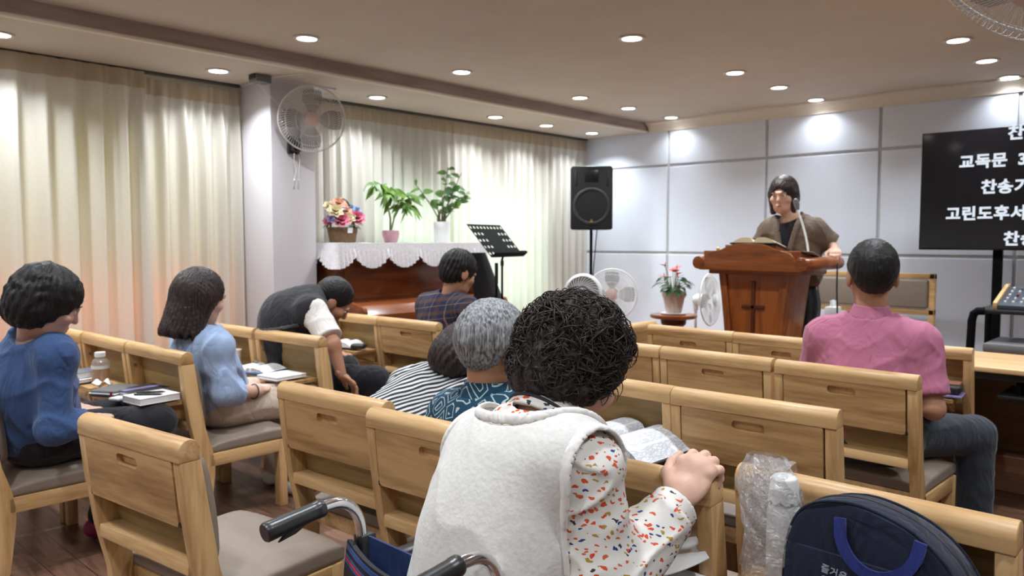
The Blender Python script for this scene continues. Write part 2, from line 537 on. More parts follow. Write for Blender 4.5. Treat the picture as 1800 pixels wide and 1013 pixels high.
# ------------------------------------------------------------------ curtains
def curtain_mat(name, c):
    n = NT(name)
    v = n.coord((1, 1, 1))
    no = n.node('ShaderNodeTexNoise'); no.inputs['Scale'].default_value = 120; no.inputs['Detail'].default_value = 3
    n.link(v, no.inputs['Vector'])
    cc = n.ramp(no.outputs['Fac'], [(0.3, tuple(x * .93 for x in c)), (0.7, c)])
    df = n.node('ShaderNodeBsdfDiffuse'); tl = n.node('ShaderNodeBsdfTranslucent')
    n.link(cc, df.inputs[0]); n.link(cc, tl.inputs[0])
    mx = n.node('ShaderNodeMixShader'); mx.inputs[0].default_value = 0.38
    n.link(df.outputs[0], mx.inputs[1]); n.link(tl.outputs[0], mx.inputs[2])
    n.link(mx.outputs[0], n.out.inputs['Surface'])
    return n.m
M_CURT = curtain_mat('cream_curtain_cloth', lin(232, 228, 220))
M_CURT2 = curtain_mat('cream_curtain_heading', lin(214, 200, 176))
def curtain(y0, y1, ztop, zbot, xc, label, seed, lam=.165, amp=.058):
    t = thing('curtain', label, 'curtain', (xc, (y0 + y1) / 2, zbot))
    rnd = random.Random(seed)
    ph = [rnd.uniform(0, 6.28) for _ in range(8)]
    ym = (y0 + y1) / 2
    n = int((y1 - y0) / lam * 16)
    def off(y, z):
        w = y + .02 * sin(y * 2.1 + ph[0]) + .014 * sin(y * 5.3 + ph[1])
        top = max(0.0, min(1.0, (ztop - z) / .35))
        a = sin(2 * pi * w / lam); a = math.copysign(abs(a) ** .75, a)
        b_ = sin(2 * pi * w / (lam * .5) + ph[2] + .5 * sin(y * 3 + ph[3])) * (.5 + .5 * sin(y * 4.1 + ph[4]))
        c_ = sin(2 * pi * w / (lam * 1.9) + ph[5])
        pin = max(0.0, -sin(2 * pi * w / lam + .4)) ** 3
        return (amp * .30 + amp * .70 * top) * (a * .62 + c_ * .25 * top) + amp * .52 * b_ * top + .02 * pin * (1 - top)
    def fn(u, v):
        y = y0 + (y1 - y0) * u; z = ztop + (zbot - ztop) * (v ** 1.3)
        yy = y + .012 * sin(2 * pi * y / lam + ph[6]) * max(0, min(1, (ztop - z) / .5))
        return (off(y, z), yy - ym, z - zbot)
    b = NB(); sheet(b, fn, n, 20)
    obj('cloth', b, M_CURT, t, True, 180)
    def fh(u, v):
        y = y0 + (y1 - y0) * u; z = ztop - .002 - .11 * v
        return (off(y, z) + .004, y - ym, z - zbot)
    b = NB(); sheet(b, fh, n, 3)
    obj('heading', b, M_CURT2, t, True, 180)
    return t
curtain(0.3, 2.17, 2.485, .03, -5.43, 'cream pleated curtain at the left picture edge, hung overlapping its neighbour', 3)
curtain(2.13, 2.885, 2.455, .03, -5.47, 'narrow cream pleated curtain directly left of the pillar', 11, .135, .05)
curtain(3.26, 5.03, 2.475, .03, -5.47, 'cream pleated curtain behind the piano and potted plants', 5, .112, .036)
curtain(5.02, 7.09, 2.475, .03, -5.475, 'cream pleated curtain in the front corner behind the loudspeaker', 8, .112, .036)
for y0, y1, l in ((0.2, 2.88, 'dark curtain rail over the curtains left of the pillar'), (3.26, 7.09, 'dark curtain rail over the curtains behind the piano')):
    b = NB(); bx(b, (-5.50, y0, ZS - .016), (-5.44, y1, ZS), .002, 1)
    setp(obj('curtain_rail', b, plain('dark_rail', lin(70, 62, 54), 0.5)), l, 'curtain rail')
# ------------------------------------------------------------------ church chairs with a folding tray in the back
CW = .562
def make_chair(label, tray_down, group):
    t = thing('church_chair', label, 'chair', (0, 0, 0), 0, group)
    hw = CW / 2
    post = [(.033, .7815), (.052, .66), (.082, .47), (.112, .37), (.124, .31), (.122, .24), (.104, .10), (.088, 0), (.034, 0), (.046, .12), (.05, .24), (.040, .36), (.008, .50), (-.016, .66), (-.0275, .7815)]
    for s in (-1, 1):
        b = NB()
        x0, x1 = (-hw, -hw + .036) if s < 0 else (hw - .036, hw)
        prism(b, post, x0, x1, 'x', .003)
        obj('side_post', b, MT['wood_z'], t)
    arc = [(.031 * cos(radians(a)), .809 + .031 * sin(radians(a))) for a in range(-20, 201, 20)]
    b = NB(); prism(b, [(.031, .781)] + arc + [(-.031, .781)], -hw, hw, 'x', .0025); obj('top_rail', b, MT['wood_x'], t, True, 50)
    # plywood of the backrest and the book ledge
    b = NB(); prism(b, [(.032, .79), (.040, .79), (.082, .45), (.074, .45)], -hw + .034, hw - .034, 'x'); obj('back_panel', b, MT['ply'], t)
    b = NB(); prism(b, [(.006, .468), (.01, .506), (.076, .506), (.078, .468)], -hw + .035, hw - .035, 'x', .003); obj('ledge', b, MT['wood_x'], t)
    # tray with a finger slot
    tw, th = CW - .083, .182
    nn = 6
    outer = rrect(tw, th, .012, nn)
    inner = [(x + .0, z + .050) for x, z in rrect(.112, .032, .014, nn)]
    b = plate_hole(outer, inner, .017)
    tr = obj('tray', b, MT['tray_wood'], t, True, 40)
    if not tray_down:
        tr.location = (0, -.0205, .694); tr.rotation_euler = (radians(5.5), 0, 0)
        b = NB(); bx(b, (-.06, .0165, .030), (.06, .0185, .070)); obj('slot_backing', b, MT['wood_y'], tr)
        for s in (-1, 1):
            b = NB(); bx(b, (s * (tw / 2 + .0035) - .004, .002, -th / 2 - .001), (s * (tw / 2 + .0035) + .004, .014, -th / 2 + .012)); obj('hinge', b, MT['black_plastic'], tr)
    else:
        tr.location = (0, -.087, .612); tr.rotation_euler = (radians(-90), 0, 0)
        for s in (-1, 1):
            b = NB(); prism(b, [(-.15, .594), (.025, .594), (.03, .52), (.0, .52)], s * .2 - .009, s * .2 + .009, 'x', .002); obj('tray_bracket', b, MT['wood_y'], t)
            b = NB(); lathe(b, [(0, 0), (.009, 0), (.009, .004), (0, .004)], 12, Matrix.Translation((s * (hw - .0365), .004, .72)) @ Matrix.Rotation(radians(-90 * s), 4, 'Y')); obj('hinge', b, MT['grey_plastic'], t)
    # upholstery
    def pad(u, v):
        x = (u - .5) * (CW - .074); z = .46 + .325 * v
        e = min(1, min(u, 1 - u) / .06, min(v, 1 - v) / .1); e = max(0, e) ** .5
        y = .081 - .119 * (v * .325) / .325 * .36 + .006
        return (x, y + .034 * e + .012 * sin(pi * v), z)
    b = NB(); sheet(b, pad, 20, 16); 
    obj('back_cushion', b, MT['cushion'], t, True, 80)
    b = NB()
    t2 = bmesh.new(); bmesh.ops.create_cube(t2, size=1)
    bmesh.ops.subdivide_edges(t2, edges=t2.edges[:], cuts=11, use_grid_fill=True)
    for v in t2.verts:
        x, y, z = v.co * 2
        f = (1 - abs(x) ** 5 * .5) * (1 - abs(y) ** 5 * .5)
        k = 1 - .10 * max(abs(x), abs(y)) ** 8 * 0
        zz = .342 + (z * .5 + .5) * (.082 * (.55 + .45 * min(1, f * 1.6 - .3)) + .012 * y * .6 * (z > 0) - .012 * (1 - x * x) * (1 - y * y) * (z > 0))
        inset = .022 * (abs(z) ** 6)
        v.co = Vector((x * (hw - .004 - inset * abs(x) ** 3), .312 + y * (.205 - inset * abs(y) ** 3), zz))
    merge(b, t2)
    obj('seat_cushion', b, MT['cushion'], t, True, 80)
    b = NB()
    for s in (-1, 1):
        bx(b, (s * (hw - .034), .10, .284), (s * hw, .482, .345), .003)
    bx(b, (-hw + .03, .455, .29), (hw - .03, .482, .345), .003); bx(b, (-hw + .03, .11, .29), (hw - .03, .13, .345), .003)
    obj('seat_frame', b, MT['wood_y'], t)
    for s in (-1, 1):
        b = NB(); bx(b, (s * (hw - .043), .462, .0), (s * hw + .001 * s, .508, .345), .004); obj('leg', b, MT['wood_z'], t)
    return t

GRP = 'church chairs with folding trays'
R = radians
UP0 = make_chair('', False, GRP); DN0 = make_chair('', True, GRP)
first = {False: True, True: True}
def chair(x, y, deg, down, label, sx=1.0):
    proto = DN0 if down else UP0
    if first[down]:
        first[down] = False
        proto.location = (x, y, 0); proto.rotation_euler = (0, 0, R(deg)); proto.scale = (sx, 1, 1); proto['label'] = label
        return proto
    return copy_tree(proto, (x, y, 0), R(deg), label, GRP, (sx, 1, 1))
chair(-2.207, .83, 7, False, 'empty light wood chair nearest the left foreground, its grey seat left of the wheelchair', .96)
chair(-2.227, 1.487, 4, False, 'light wood chair with the striped-shirt person in it, left of the bird-print blouse')
chair(-1.637, 1.447, 4, False, 'light wood chair holding the grey-haired person, partly behind the white vest', 1.01)
chair(-1.070, 1.483, 3, True, 'light wood chair whose top rail the white-vested woman grips', .985)
chair(-.538, 1.640, 0, True, 'light wood chair with the navy bag and wrapped bottle on its tray', .975)
chair(-1.132, 2.355, 2, False, 'light wood chair in front of the open newsprint-like bible, its tray folded up')
chair(-1.697, 2.350, 0, True, 'light wood chair carrying the large open bible on its lowered tray')
chair(-1.137, 3.186, -2, False, 'light wood chair occupied by the man in the pink polo', 1.015)
chair(-1.722, 3.210, -1, False, 'light wood chair left of the pink polo man, same row')
chair(-2.292, 3.215, 0, False, 'second light wood chair to the left of the pink polo man')
chair(-1.170, 4.145, 1, True, 'light wood chair beside the desk, in front of the pink polo man', 1.01)
chair(-1.737, 3.975, -1, False, 'light wood front row chair directly before the pulpit', 1.0)
chair(-2.310, 4.000, -1, False, 'light wood front row chair below the potted red flower', 1.0)
chair(-2.70, 3.93, 90, False, 'light wood chair turned sideways at the front row aisle end')
chair(-4.975, 1.505, 1, False, 'light wood chair with folded tray against the window curtain', 1.03)
chair(-4.385, 1.522, 1, True, 'light wood chair with a bottle of amber drink on its tray', 1.04)
chair(-3.780, 1.538, 1.5, True, 'light wood chair of the woman in pale blue, piled with notebooks on its tray', 1.09)
chair(-4.425, 2.235, 3, True, 'light wood chair with a paper cup on its tray', 1.0)
chair(-3.825, 2.278, 3, True, 'light wood chair under the bending man in the dark vest', 1.08)
chair(-4.445, 3.167, 2, True, 'light wood chair with an open book near the piano', .92)
chair(-3.890, 3.182, 1, False, 'light wood chair seating the plaid-shirted person', 1.04)
chair(-3.730, .720, 0, False, 'light wood chair under the woman in the navy blue top', 1.02)
chair(-4.320, .715, 0, False, 'light wood chair on the far side of the woman in navy', 1.02)

# ------------------------------------------------------------------ pulpit
t = thing('pulpit', 'reddish wooden pulpit with a carved cross and scrolled top', 'pulpit', (-2.50, 5.10, ST))
PW = .395
b = NB()
def bodyw(z):                  # half width of the tapering body at height z above the stage
    q = z / .93
    return .185 + .085 * q ** 1.6 + .06 * max(0, .12 - q) / .12
zs_ = [0.05 + .88 * i / 14 for i in range(15)]
poly = [(-bodyw(z), z) for z in zs_] + [(bodyw(z), z) for z in reversed(zs_)]
prism(b, poly, .10, .46, 'y', .006); obj('body', b, MT['pulpit'], t, True, 30)
# raised side stiles on the front face
b = NB()
for s in (-1, 1):
    pl = [(s * (bodyw(z) - .002), z) for z in zs_] + [(s * (bodyw(z) - .055), z) for z in reversed(zs_)]
    prism(b, pl, .082, .101, 'y', .003)
obj('stile', b, MT['pulpit'], t, True, 30)
b = NB(); bx(b, (-.014, .088, .42), (.014, .101, .86), .003); bx(b, (-.085, .088, .66), (.085, .101, .688), .003); obj('cross', b, MT['pulpit_dark'], t)
b = NB(); bx(b, (-.30, .04, 0), (.30, .52, .05), .008); obj('base', b, MT['pulpit_x'], t)
# top: front board with a curved crest, scroll rollers running back, sloping desk
crest = [(-.345, .935), (-.345, .99)]
crest = [(-.375, .935), (-.40, .95), (-.385, .985), (-.345, .99), (-.33, 1.03), (-.30, 1.062), (-.25, 1.075), (-.21, 1.082), (-.16, 1.105), (-.11, 1.122), (0, 1.128), (.11, 1.122), (.16, 1.105), (.21, 1.082), (.25, 1.075), (.30, 1.062), (.33, 1.03), (.345, .99), (.385, .985), (.40, .95), (.375, .935)]
b = NB(); prism(b, crest, -.005, .03, 'y', .004); obj('crest_board', b, MT['pulpit_x'], t, True, 30)
for s in (-1, 1):
    b = NB(); Mx = Matrix.Translation((s * .385, -.014, .987)) @ Matrix.Rotation(radians(-90), 4, 'X')
    lathe(b, [(0, 0), (.030, 0), (.033, .004), (.044, .004), (.047, .008), (.047, .66), (.044, .668), (0, .668)], 28, Mx); obj('roller', b, MT['pulpit_x'], t, True, 40)
b = NB(); prism(b, [(.03, 1.075), (.62, .985), (.62, .945), (.03, .945)], -.36, .36, 'x', .004); obj('desk', b, MT['pulpit_x'], t)
b = NB(); prism(b, [(.03, 1.118), (.30, 1.062), (.30, 1.0), (.03, 1.0)], -.19, .19, 'x', .004); obj('book_rest', b, MT['pulpit_x'], t)
b = NB(); bx(b, (-.34, .07, .905), (.34, .56, .946), .006); obj('neck_moulding', b, MT['pulpit_x'], t)

# open bible on the pulpit
def open_book(name, label, loc, w, d, th, tilt=(0, 0, 0), cover=None, page=None, group=None, curl=.02, parentless=True):
    t = thing(name, label, 'book', loc, tilt[2], group)
    t.rotation_euler = tilt
    cover = cover or MT['dark_cover']; page = page or MT['paper']
    def z(u):
        a = abs(u)
        return th * (1 - a ** 2.2) * .75 + curl * (sin(min(1, a * 1.05) * pi) ** .8) - (.6 * th) * math.exp(-(a / .07) ** 2)
    for s in (-1, 1):
        b = NB()
        def fn(u, v, s=s):
            q = u; return (s * q * w, (v - .5) * d, .006 + max(.001, z(q)))
        n1, n2 = 18, 8
        top = [[b.verts.new(fn(i / n1, j / n2)) for j in range(n2 + 1)] for i in range(n1 + 1)]
        bot = [[b.verts.new((fn(i / n1, j / n2)[0], fn(i / n1, j / n2)[1], .005)) for j in range(n2 + 1)] for i in range(n1 + 1)]
        for i in range(n1):
            for j in range(n2):
                b.faces.new((top[i][j], top[i + 1][j], top[i + 1][j + 1], top[i][j + 1]))
            b.faces.new((bot[i][0], bot[i + 1][0], top[i + 1][0], top[i][0])); b.faces.new((top[i][n2], top[i + 1][n2], bot[i + 1][n2], bot[i][n2]))
        for j in range(n2):
            b.faces.new((top[n1][j], bot[n1][j], bot[n1][j + 1], top[n1][j + 1]))
        obj('pages', b, page, t, True, 50)
    b = NB(); bx(b, (-w - .010, -d / 2 - .008, -.004), (w + .010, d / 2 + .008, .0055), .003); obj('cover', b, cover, t)
    return t

def print_mat(name, base, ink, colw=.055, red=False, line=.0032):
    """columns of tiny print on a page (object coordinates)"""
    n = NT(name)
    tc = n.node('ShaderNodeTexCoord'); sp = n.node('ShaderNodeSeparateXYZ'); n.link(tc.outputs['Object'], sp.inputs[0])
    X, Y = sp.outputs[0], sp.outputs[1]
    cx = n.math('FRACT', n.math('DIVIDE', n.math('ADD', X, 5.0), colw))
    incol = n.math('MULTIPLY', n.math('GREATER_THAN', cx, .08), n.math('LESS_THAN', cx, .93))
    ly = n.math('FRACT', n.math('DIVIDE', n.math('ADD', Y, 5.0), line))
    inl = n.math('GREATER_THAN', ly, .42)
    no = n.node('ShaderNodeTexNoise'); no.inputs['Scale'].default_value = 1.0
    mp = n.node('ShaderNodeMapping'); mp.inputs['Scale'].default_value = (420, 60, 60); n.link(tc.outputs['Object'], mp.inputs['Vector']); n.link(mp.outputs[0], no.inputs['Vector'])
    wd = n.math('GREATER_THAN', no.outputs['Fac'], .44)
    par = n.node('ShaderNodeTexNoise'); par.inputs['Scale'].default_value = 22; n.link(tc.outputs['Object'], par.inputs['Vector'])
    pk = n.math('GREATER_THAN', par.outputs['Fac'], .36)
    k = n.math('MULTIPLY', n.math('MULTIPLY', incol, inl), n.math('MULTIPLY', wd, pk))
    k = n.math('MULTIPLY', k, .58)
    inkc = ink
    if red:
        rn = n.node('ShaderNodeTexNoise'); rn.inputs['Scale'].default_value = 14; n.link(tc.outputs['Object'], rn.inputs['Vector'])
        inkc = n.ramp(rn.outputs['Fac'], [(.68, ink), (.70, lin(190, 60, 40))], 'CONSTANT')
    n.col(n.mix(k, base, inkc))
    return n.set(.8, 0, .2)
P_BIG = print_mat('large_bible_print', lin(226, 227, 232), lin(70, 72, 84), .062, True)
P_SMALL = print_mat('note_print', lin(232, 231, 229), lin(80, 80, 86), .09, False, .006)
open_book('bible', 'thick black bible lying open on the pulpit crest', (-2.47, 5.225, ST + 1.105), .165, .22, .03, (radians(-11.7), 0, radians(0)), page=MT['paper_cream'])
b = NB(); sheet(b, lambda u, v: (-.10 + .2 * u, -.14 + .28 * v, .004 * sin(u * 3)), 6, 6, .0012)
o = setp(obj('paper_sheet', b, P_SMALL), 'white sheet sticking out beside the pulpit bible', 'paper'); o.location = (-2.19, 5.28, ST + 1.052); o.rotation_euler = (radians(-8.7), 0, .2)
# gooseneck microphone
t = thing('gooseneck_microphone', 'white gooseneck microphone with dark head rising from the pulpit', 'microphone', (-2.20, 5.42, ST + 1.012))
b = NB(); lathe(b, [(0, 0), (.028, 0), (.028, .012), (.012, .02), (0, .02)], 20); obj('base', b, MT['black_plastic'], t)
b = NB(); pts = [(0 - .10 * q ** 1.5, .0 + .03 * q, .015 + .36 * q - .02 * q * q) for q in [i / 16 for i in range(17)]]
tube(b, pts, .0075, 10); obj('gooseneck', b, MT['white_plastic'], t)
b = NB(); tube(b, [(-.098, .03, .355), (-.106, .034, .39), (-.118, .04, .425), (-.122, .042, .435)], [.012, .02, .02, .008], 14); obj('microphone_head', b, MT['grey_plastic'], t)
b = NB(); pts = [(-2.115, 5.12 + .5, ST + 1.035), (-2.09, 5.62, ST + 1.02), (-2.068, 5.61, ST + .98), (-2.06, 5.59, ST + .8), (-2.04, 5.58, ST + .45), (-2.03, 5.58, ST + .15), (-2.01, 5.60, ST + .012), (-1.9, 5.7, ST + .008)]
tube(b, pts, .006, 8); setp(obj('microphone_cable', b, MT['black_rubber']), 'black cable hanging from the right pulpit roller to the stage', 'cable')
b = NB(); lathe(b, [(0, 0), (.012, 0), (.014, .003), (.005, .008), (.004, .018), (.012, .026), (.013, .036), (.006, .046), (0, .05)], 16)
o = setp(obj('brass_bell', b, MT['brass']), 'tiny brass bell on the left shoulder of the pulpit', 'bell'); o.location = (-2.762, 5.16, ST + 1.052)

# ------------------------------------------------------------------ long padded bench by the front wall
t = thing('padded_bench', 'light wood bench with grey padded back against the front wall', 'bench', (-2.23, 6.74, ST))
bw = .515
b = NB()
for x in (-bw, bw - .045): bx(b, (x, -.03, 0), (x + .045, .02, .885), .006)
bx(b, (-bw, -.03, .84), (bw, .02, .885), .006); bx(b, (-bw, -.03, .555), (bw, .02, .60), .005); bx(b, (-bw, -.03, .33), (bw, .02, .37), .005)
bx(b, (-.022, -.028, .37), (.022, .018, .56), .004)
obj('back_frame', b, MT['wood_x'], t)
for x0, x1 in ((-bw + .048, bw - .048),):
    b = NB(); bx(b, (x0, -.045, .605), (x1, .012, .836), .018, 4); obj('back_pad', b, MT['cushion'], t, True, 60)
b = NB(); bx(b, (-bw + .005, -.50, .36), (bw - .005, -.03, .44), .03, 4); obj('seat_pad', b, MT['cushion'], t, True, 60)
b = NB(); bx(b, (-bw, -.50, .29), (bw, -.02, .355), .005); obj('seat_rail', b, MT['wood_x'], t)
for x in (-bw, bw - .045):
    b = NB(); bx(b, (x, -.50, 0), (x + .045, -.455, .30), .004); obj('leg', b, MT['wood_z'], t)
t = thing('tissue_box', 'white tissue box with blue base between the bench and the pulpit', 'tissue box', (-2.37, 6.36, ST + .44))
b = NB(); bx(b, (-.05, -.05, .03), (.05, .05, .17), .006); obj('box', b, MT['white_plastic'], t)
b = NB(); bx(b, (-.051, -.051, .0), (.051, .051, .034), .004); obj('base_band', b, plain('blue_band', lin(60, 110, 180), .5), t)
b = NB(); sheet(b, lambda u, v: (-.03 + .06 * u, .012 * sin(u * 7 + v * 3), .168 + .06 * v * (1 - .4 * abs(u - .5))), 10, 8, .001); obj('tissue', b, MT['paper'], t)

# ------------------------------------------------------------------ screen on its stand, cart with mixer, grey box
t = thing('display_screen', 'large black display screen showing white Korean order of service', 'television', (-1.0, 6.5, 1.277))
b = NB(); bx(b, (-.785, 0, 0), (.785, .045, .885), .006); obj('housing', b, plain('glossy_black_housing', (.006, .006, .007), .15), t)
b = NB(); bx(b, (-.775, -.0015, .014), (.775, .002, .876)); obj('panel', b, plain('black_screen_glass', (.006, .006, .008), .08, spec=.6), t, False)
mtx = NT('lit_screen_lettering'); e_ = mtx.node('ShaderNodeEmission'); e_.inputs[0].default_value = (.83, .9, 1, 1); e_.inputs[1].default_value = 1.0
mtx.link(e_.outputs[0], mtx.out.inputs['Surface']); mtx = mtx.m
def text_mesh(body, size, m, name, parent, M, bold=.0, ex=.0006):
    c = bpy.data.curves.new('txt', 'FONT'); c.body = body; c.size = size; c.offset = bold; c.extrude = ex; c.space_character = 1.08
    o = bpy.data.objects.new('txt', c); COL.objects.link(o)
    bpy.context.view_layer.update()
    me = bpy.data.meshes.new_from_object(o.evaluated_get(bpy.context.evaluated_depsgraph_get()))
    bpy.data.objects.remove(o); bpy.data.curves.remove(c)
    me.materials.clear(); me.transform(M); me.update()
    return link_mesh(name, me, m, parent, False)
MU = Matrix.Rotation(radians(90), 4, 'X')
for body, x, z in (('찬송가', -1.222, 2.075), ('교독문', -1.525, 1.888), ('35번', -1.155, 1.888), ('찬송가', -1.378, 1.698), ('고린도후서', -1.603, 1.508), ('1장', -1.00, 1.508), ('찬송가', -1.225, 1.322)):
    text_mesh(body, .108, mtx, 'screen_text', t, Matrix.Translation((x + 1.0, -.004, z - 1.277)) @ MU, .004)
b = NB(); bx(b, (.0, -.004, -.008), (.06, .01, .002)); 
b2 = obj('indicator', b, MT['grey_plastic'], t)
b = NB()
t = thing('screen_stand', 'black twin-post floor stand carrying the display screen', 'stand', (-1.0, 6.58, ST))
for x in (-.27, .21):
    b = NB(); bx(b, (x - .03, -.025, .03), (x + .03, .025, 1.75), .006); obj('post', b, MT['black_metal'], t)
b = NB(); bx(b, (-.6, -.3, 0), (.6, .3, .032), .01); obj('base_plate', b, MT['black_metal'], t)
b = NB(); bx(b, (-.35, -.034, 1.2), (.35, -.022, 1.75), .004); obj('mount_plate', b, MT['black_metal'], t)
t = thing('equipment_cart', 'black cart with bent side legs under the screen', 'cart', (-.88, 6.05, ST))
b = NB(); bx(b, (-.36, -.26, .672), (.50, .24, .70), .01); obj('shelf', b, MT['black_plastic'], t)
for x in (-.38, .52):
    b = NB(); pts = [(x * 1.02, -.25, .012), (x * 1.0, -.25, .4), (x * .985, -.25, .62), (x * .96, -.25, .665), (x * .9, -.25, .684), (x * .8, -.25, .686)]
    tube(b, pts, .026, 12); obj('leg', b, MT['black_metal'], t)
b = NB(); tube(b, [(-.37, .2, .012), (-.37, .2, .675)], .022, 10); obj('leg', b, MT['black_metal'], t)
b = NB(); tube(b, [(.51, .2, .012), (.51, .2, .675)], .022, 10); obj('leg', b, MT['black_metal'], t)
t = thing('sound_mixer', 'dark audio mixer with pale wooden cheeks on the black cart', 'mixer', (-.88, 6.02, ST + .70))
b = NB(); prism(b, [(-.2, .0), (-.2, .03), (.16, .13), (.2, .13), (.2, 0)], -.24, .42, 'x', .004); obj('console', b, plain('mixer_slate', lin(52, 62, 72), .45), t)
b = NB(); prism(b, [(-.205, .0), (-.205, .045), (.16, .15), (.21, .15), (.21, 0)], -.262, -.238, 'x', .003); obj('cheek', b, MT['wood_y'], t)
b = NB()
rk = random.Random(2)
kb = {'w': NB(), 'r': NB(), 'k': NB()}
for i in range(14):
    for j in range(5):
        x = -.2 + i * .044; q = .12 + j * .19; y = -.2 + .36 * q; z = .03 + .1 * q
        c = 'w' if j < 2 else rk.choice('wrk')
        lathe(kb[c], [(.008, 0), (.007, .014), (0, .014)], 8, Matrix.Translation((x, y, z)) @ Matrix.Rotation(radians(15.5), 4, 'X'))
obj('white_knobs', kb['w'], MT['white_plastic'], t)['kind'] = 'stuff'; obj('red_knobs', kb['r'], MT['red'], t)['kind'] = 'stuff'; obj('grey_knobs', kb['k'], MT['grey_plastic'], t)['kind'] = 'stuff'
b.free()
for k in range(2):
    b = NB(); tube(b, [(-.02 + .035 * k, .17, .13), (-.02 + .035 * k, .175, .2), (-.01 + .03 * k, .22, .24), (0, .28, .18), (0, .3, .0)], .008, 8); obj('plug_lead', b, MT['black_rubber'], t)
t = thing('storage_box', 'grey lidded box under the black cart', 'box', (-.80, 5.93, ST))
b = NB(); bx(b, (-.34, -.2, 0), (.34, .2, .42), .012); obj('body', b, MT['grey_plastic'], t)
b = NB(); bx(b, (-.37, -.23, .42), (.37, .23, .49), .02); obj('lid', b, MT['grey_plastic'], t)

# desk by the right edge
t = thing('computer_desk', 'light wood desk with black keyboard tray at the right picture edge', 'desk', (-1.12, 4.40, 0))
b = NB(); bx(b, (0, 0, .692), (1.5, .60, .72), .006, 3); obj('worktop', b, wood('desk_laminate', lin(206, 164, 112), lin(226, 188, 138), 'x', .35, sc=.7), t)
m_dkw = wood('desk_side', lin(104, 74, 48), lin(128, 94, 62), 'x', .5)
b = NB(); bx(b, (.02, .03, 0), (.045, .585, .692), .003); obj('side_panel', b, m_dkw, t)
b = NB(); bx(b, (1.455, .03, 0), (1.48, .585, .692), .003); obj('side_panel', b, m_dkw, t)
b = NB(); bx(b, (.045, .52, .10), (1.455, .54, .692)); obj('modesty_panel', b, m_dkw, t)
b = NB(); bx(b, (.285, .02, .56), (.85, .36, .585), .008); obj('keyboard_tray', b, MT['black_plastic'], t)
b = NB(); bx(b, (.36, .05, .585), (.38, .30, .692)); bx(b, (.76, .05, .585), (.78, .30, .692)); obj('tray_runner', b, MT['black_metal'], t)
b = NB(); bx(b, (.045, .46, .05), (1.455, .52, .11), .01); obj('foot_rail', b, MT['black_metal'], t)
b = NB(); bx(b, (.05, .03, .655), (1.45, .10, .692)); obj('apron', b, MT['black_plastic'], t)
b = NB(); pts = []
for i in range(60):
    a = i / 59 * 2 * pi * 2.2; q = i / 59
    pts.append((-.62 + .05 * cos(a) + .30 * q - .12, 4.19 + .035 * sin(a) - .03 * q, .006 + .003 * (i % 7) / 7))
pts = [(-.95, 4.27, .006), (-.86, 4.22, .006)] + pts + [(-.3, 4.2, .006), (.1, 4.35, .006)]
tube(b, pts, .005, 6); setp(obj('floor_cable', b, MT['black_rubber']), 'black cable looped on the floor in front of the desk', 'cable')

# ------------------------------------------------------------------ loudspeaker on tripod stand
ang = math.atan2(.60, .80)      # faces the seats
sp_yaw = radians(38)
t = thing('loudspeaker', 'black loudspeaker raised on a stand in the front left corner', 'speaker', (-5.03, 6.62, 1.46), sp_yaw)
sil = [(-.21, 0), (-.22, .02), (-.22, .64), (-.20, .665), (.20, .665), (.22, .64), (.22, .02), (.21, 0)]
b = NB(); prism(b, sil, -.14, .14, 'y', .012, seg=3)
for v in b.verts:
    if v.co.y > 0: v.co.x *= .78
obj('cabinet', b, plain('speaker_cabinet', (.010, .010, .011), .55, spec=.25, bump=.1), t)
Mf = Matrix.Translation((0, -.141, .245)) @ Matrix.Rotation(radians(90), 4, 'X')
b = NB(); lathe(b, [(0, -.02), (.05, -.015), (.055, -.035), (.165, .0), (.17, .008), (.185, .01), (.197, .004), (.2, -.004)], 40, Mf, cap=False); obj('woofer_grille', b, plain('woofer', (.012, .012, .013), .55), t)
b = NB(); bx(b, (-.07, -.146, .50), (.07, -.136, .62), .01); obj('horn', b, plain('horn_black', (.004, .004, .004), .3), t)
b = NB(); 
for s in (-1, 1): bx(b, (s * .165 - .014, -.146, .46), (s * .165 + .014, -.138, .62), .004)
obj('port', b, plain('port_black', (.003, .003, .003), .6), t)
b = NB(); prism(b, [(-.022, .075), (.022, .075), (0, .115)], -.162, -.156, 'y'); obj('badge', b, MT['brass'], t)
t = thing('speaker_stand', 'black tripod stand holding the loudspeaker', 'stand', (-5.03, 6.62, ST))
b = NB(); tube(b, [(0, 0, .08), (0, 0, .75)], .022, 14); obj('lower_tube', b, MT['black_metal'], t)
b = NB(); tube(b, [(0, 0, .7), (0, 0, 1.262)], .016, 14); obj('pole', b, MT['black_metal'], t)
b = NB(); lathe(b, [(.03, .70), (.03, .76), (.018, .77)], 16); bx(b, (.02, -.01, .72), (.06, .01, .74), .003); obj('collar', b, MT['black_plastic'], t)
for k in range(3):
    a = k * 2 * pi / 3 + .3
    b = NB(); tube(b, [(.02 * cos(a), .02 * sin(a), .52), (.38 * cos(a), .38 * sin(a), .012)], .011, 10); obj('leg', b, MT['black_metal'], t)
b = NB(); tube(b, [(-4.98, 6.66, 1.5), (-4.97, 6.62, 1.30), (-4.955, 6.56, 1.0), (-4.94, 6.52, .6), (-4.93, 6.48, .25), (-4.8, 6.3, ST + .008)], .006, 8)
setp(obj('speaker_cable', b, MT['black_rubber']), 'thin black cable dropping from the loudspeaker', 'cable')
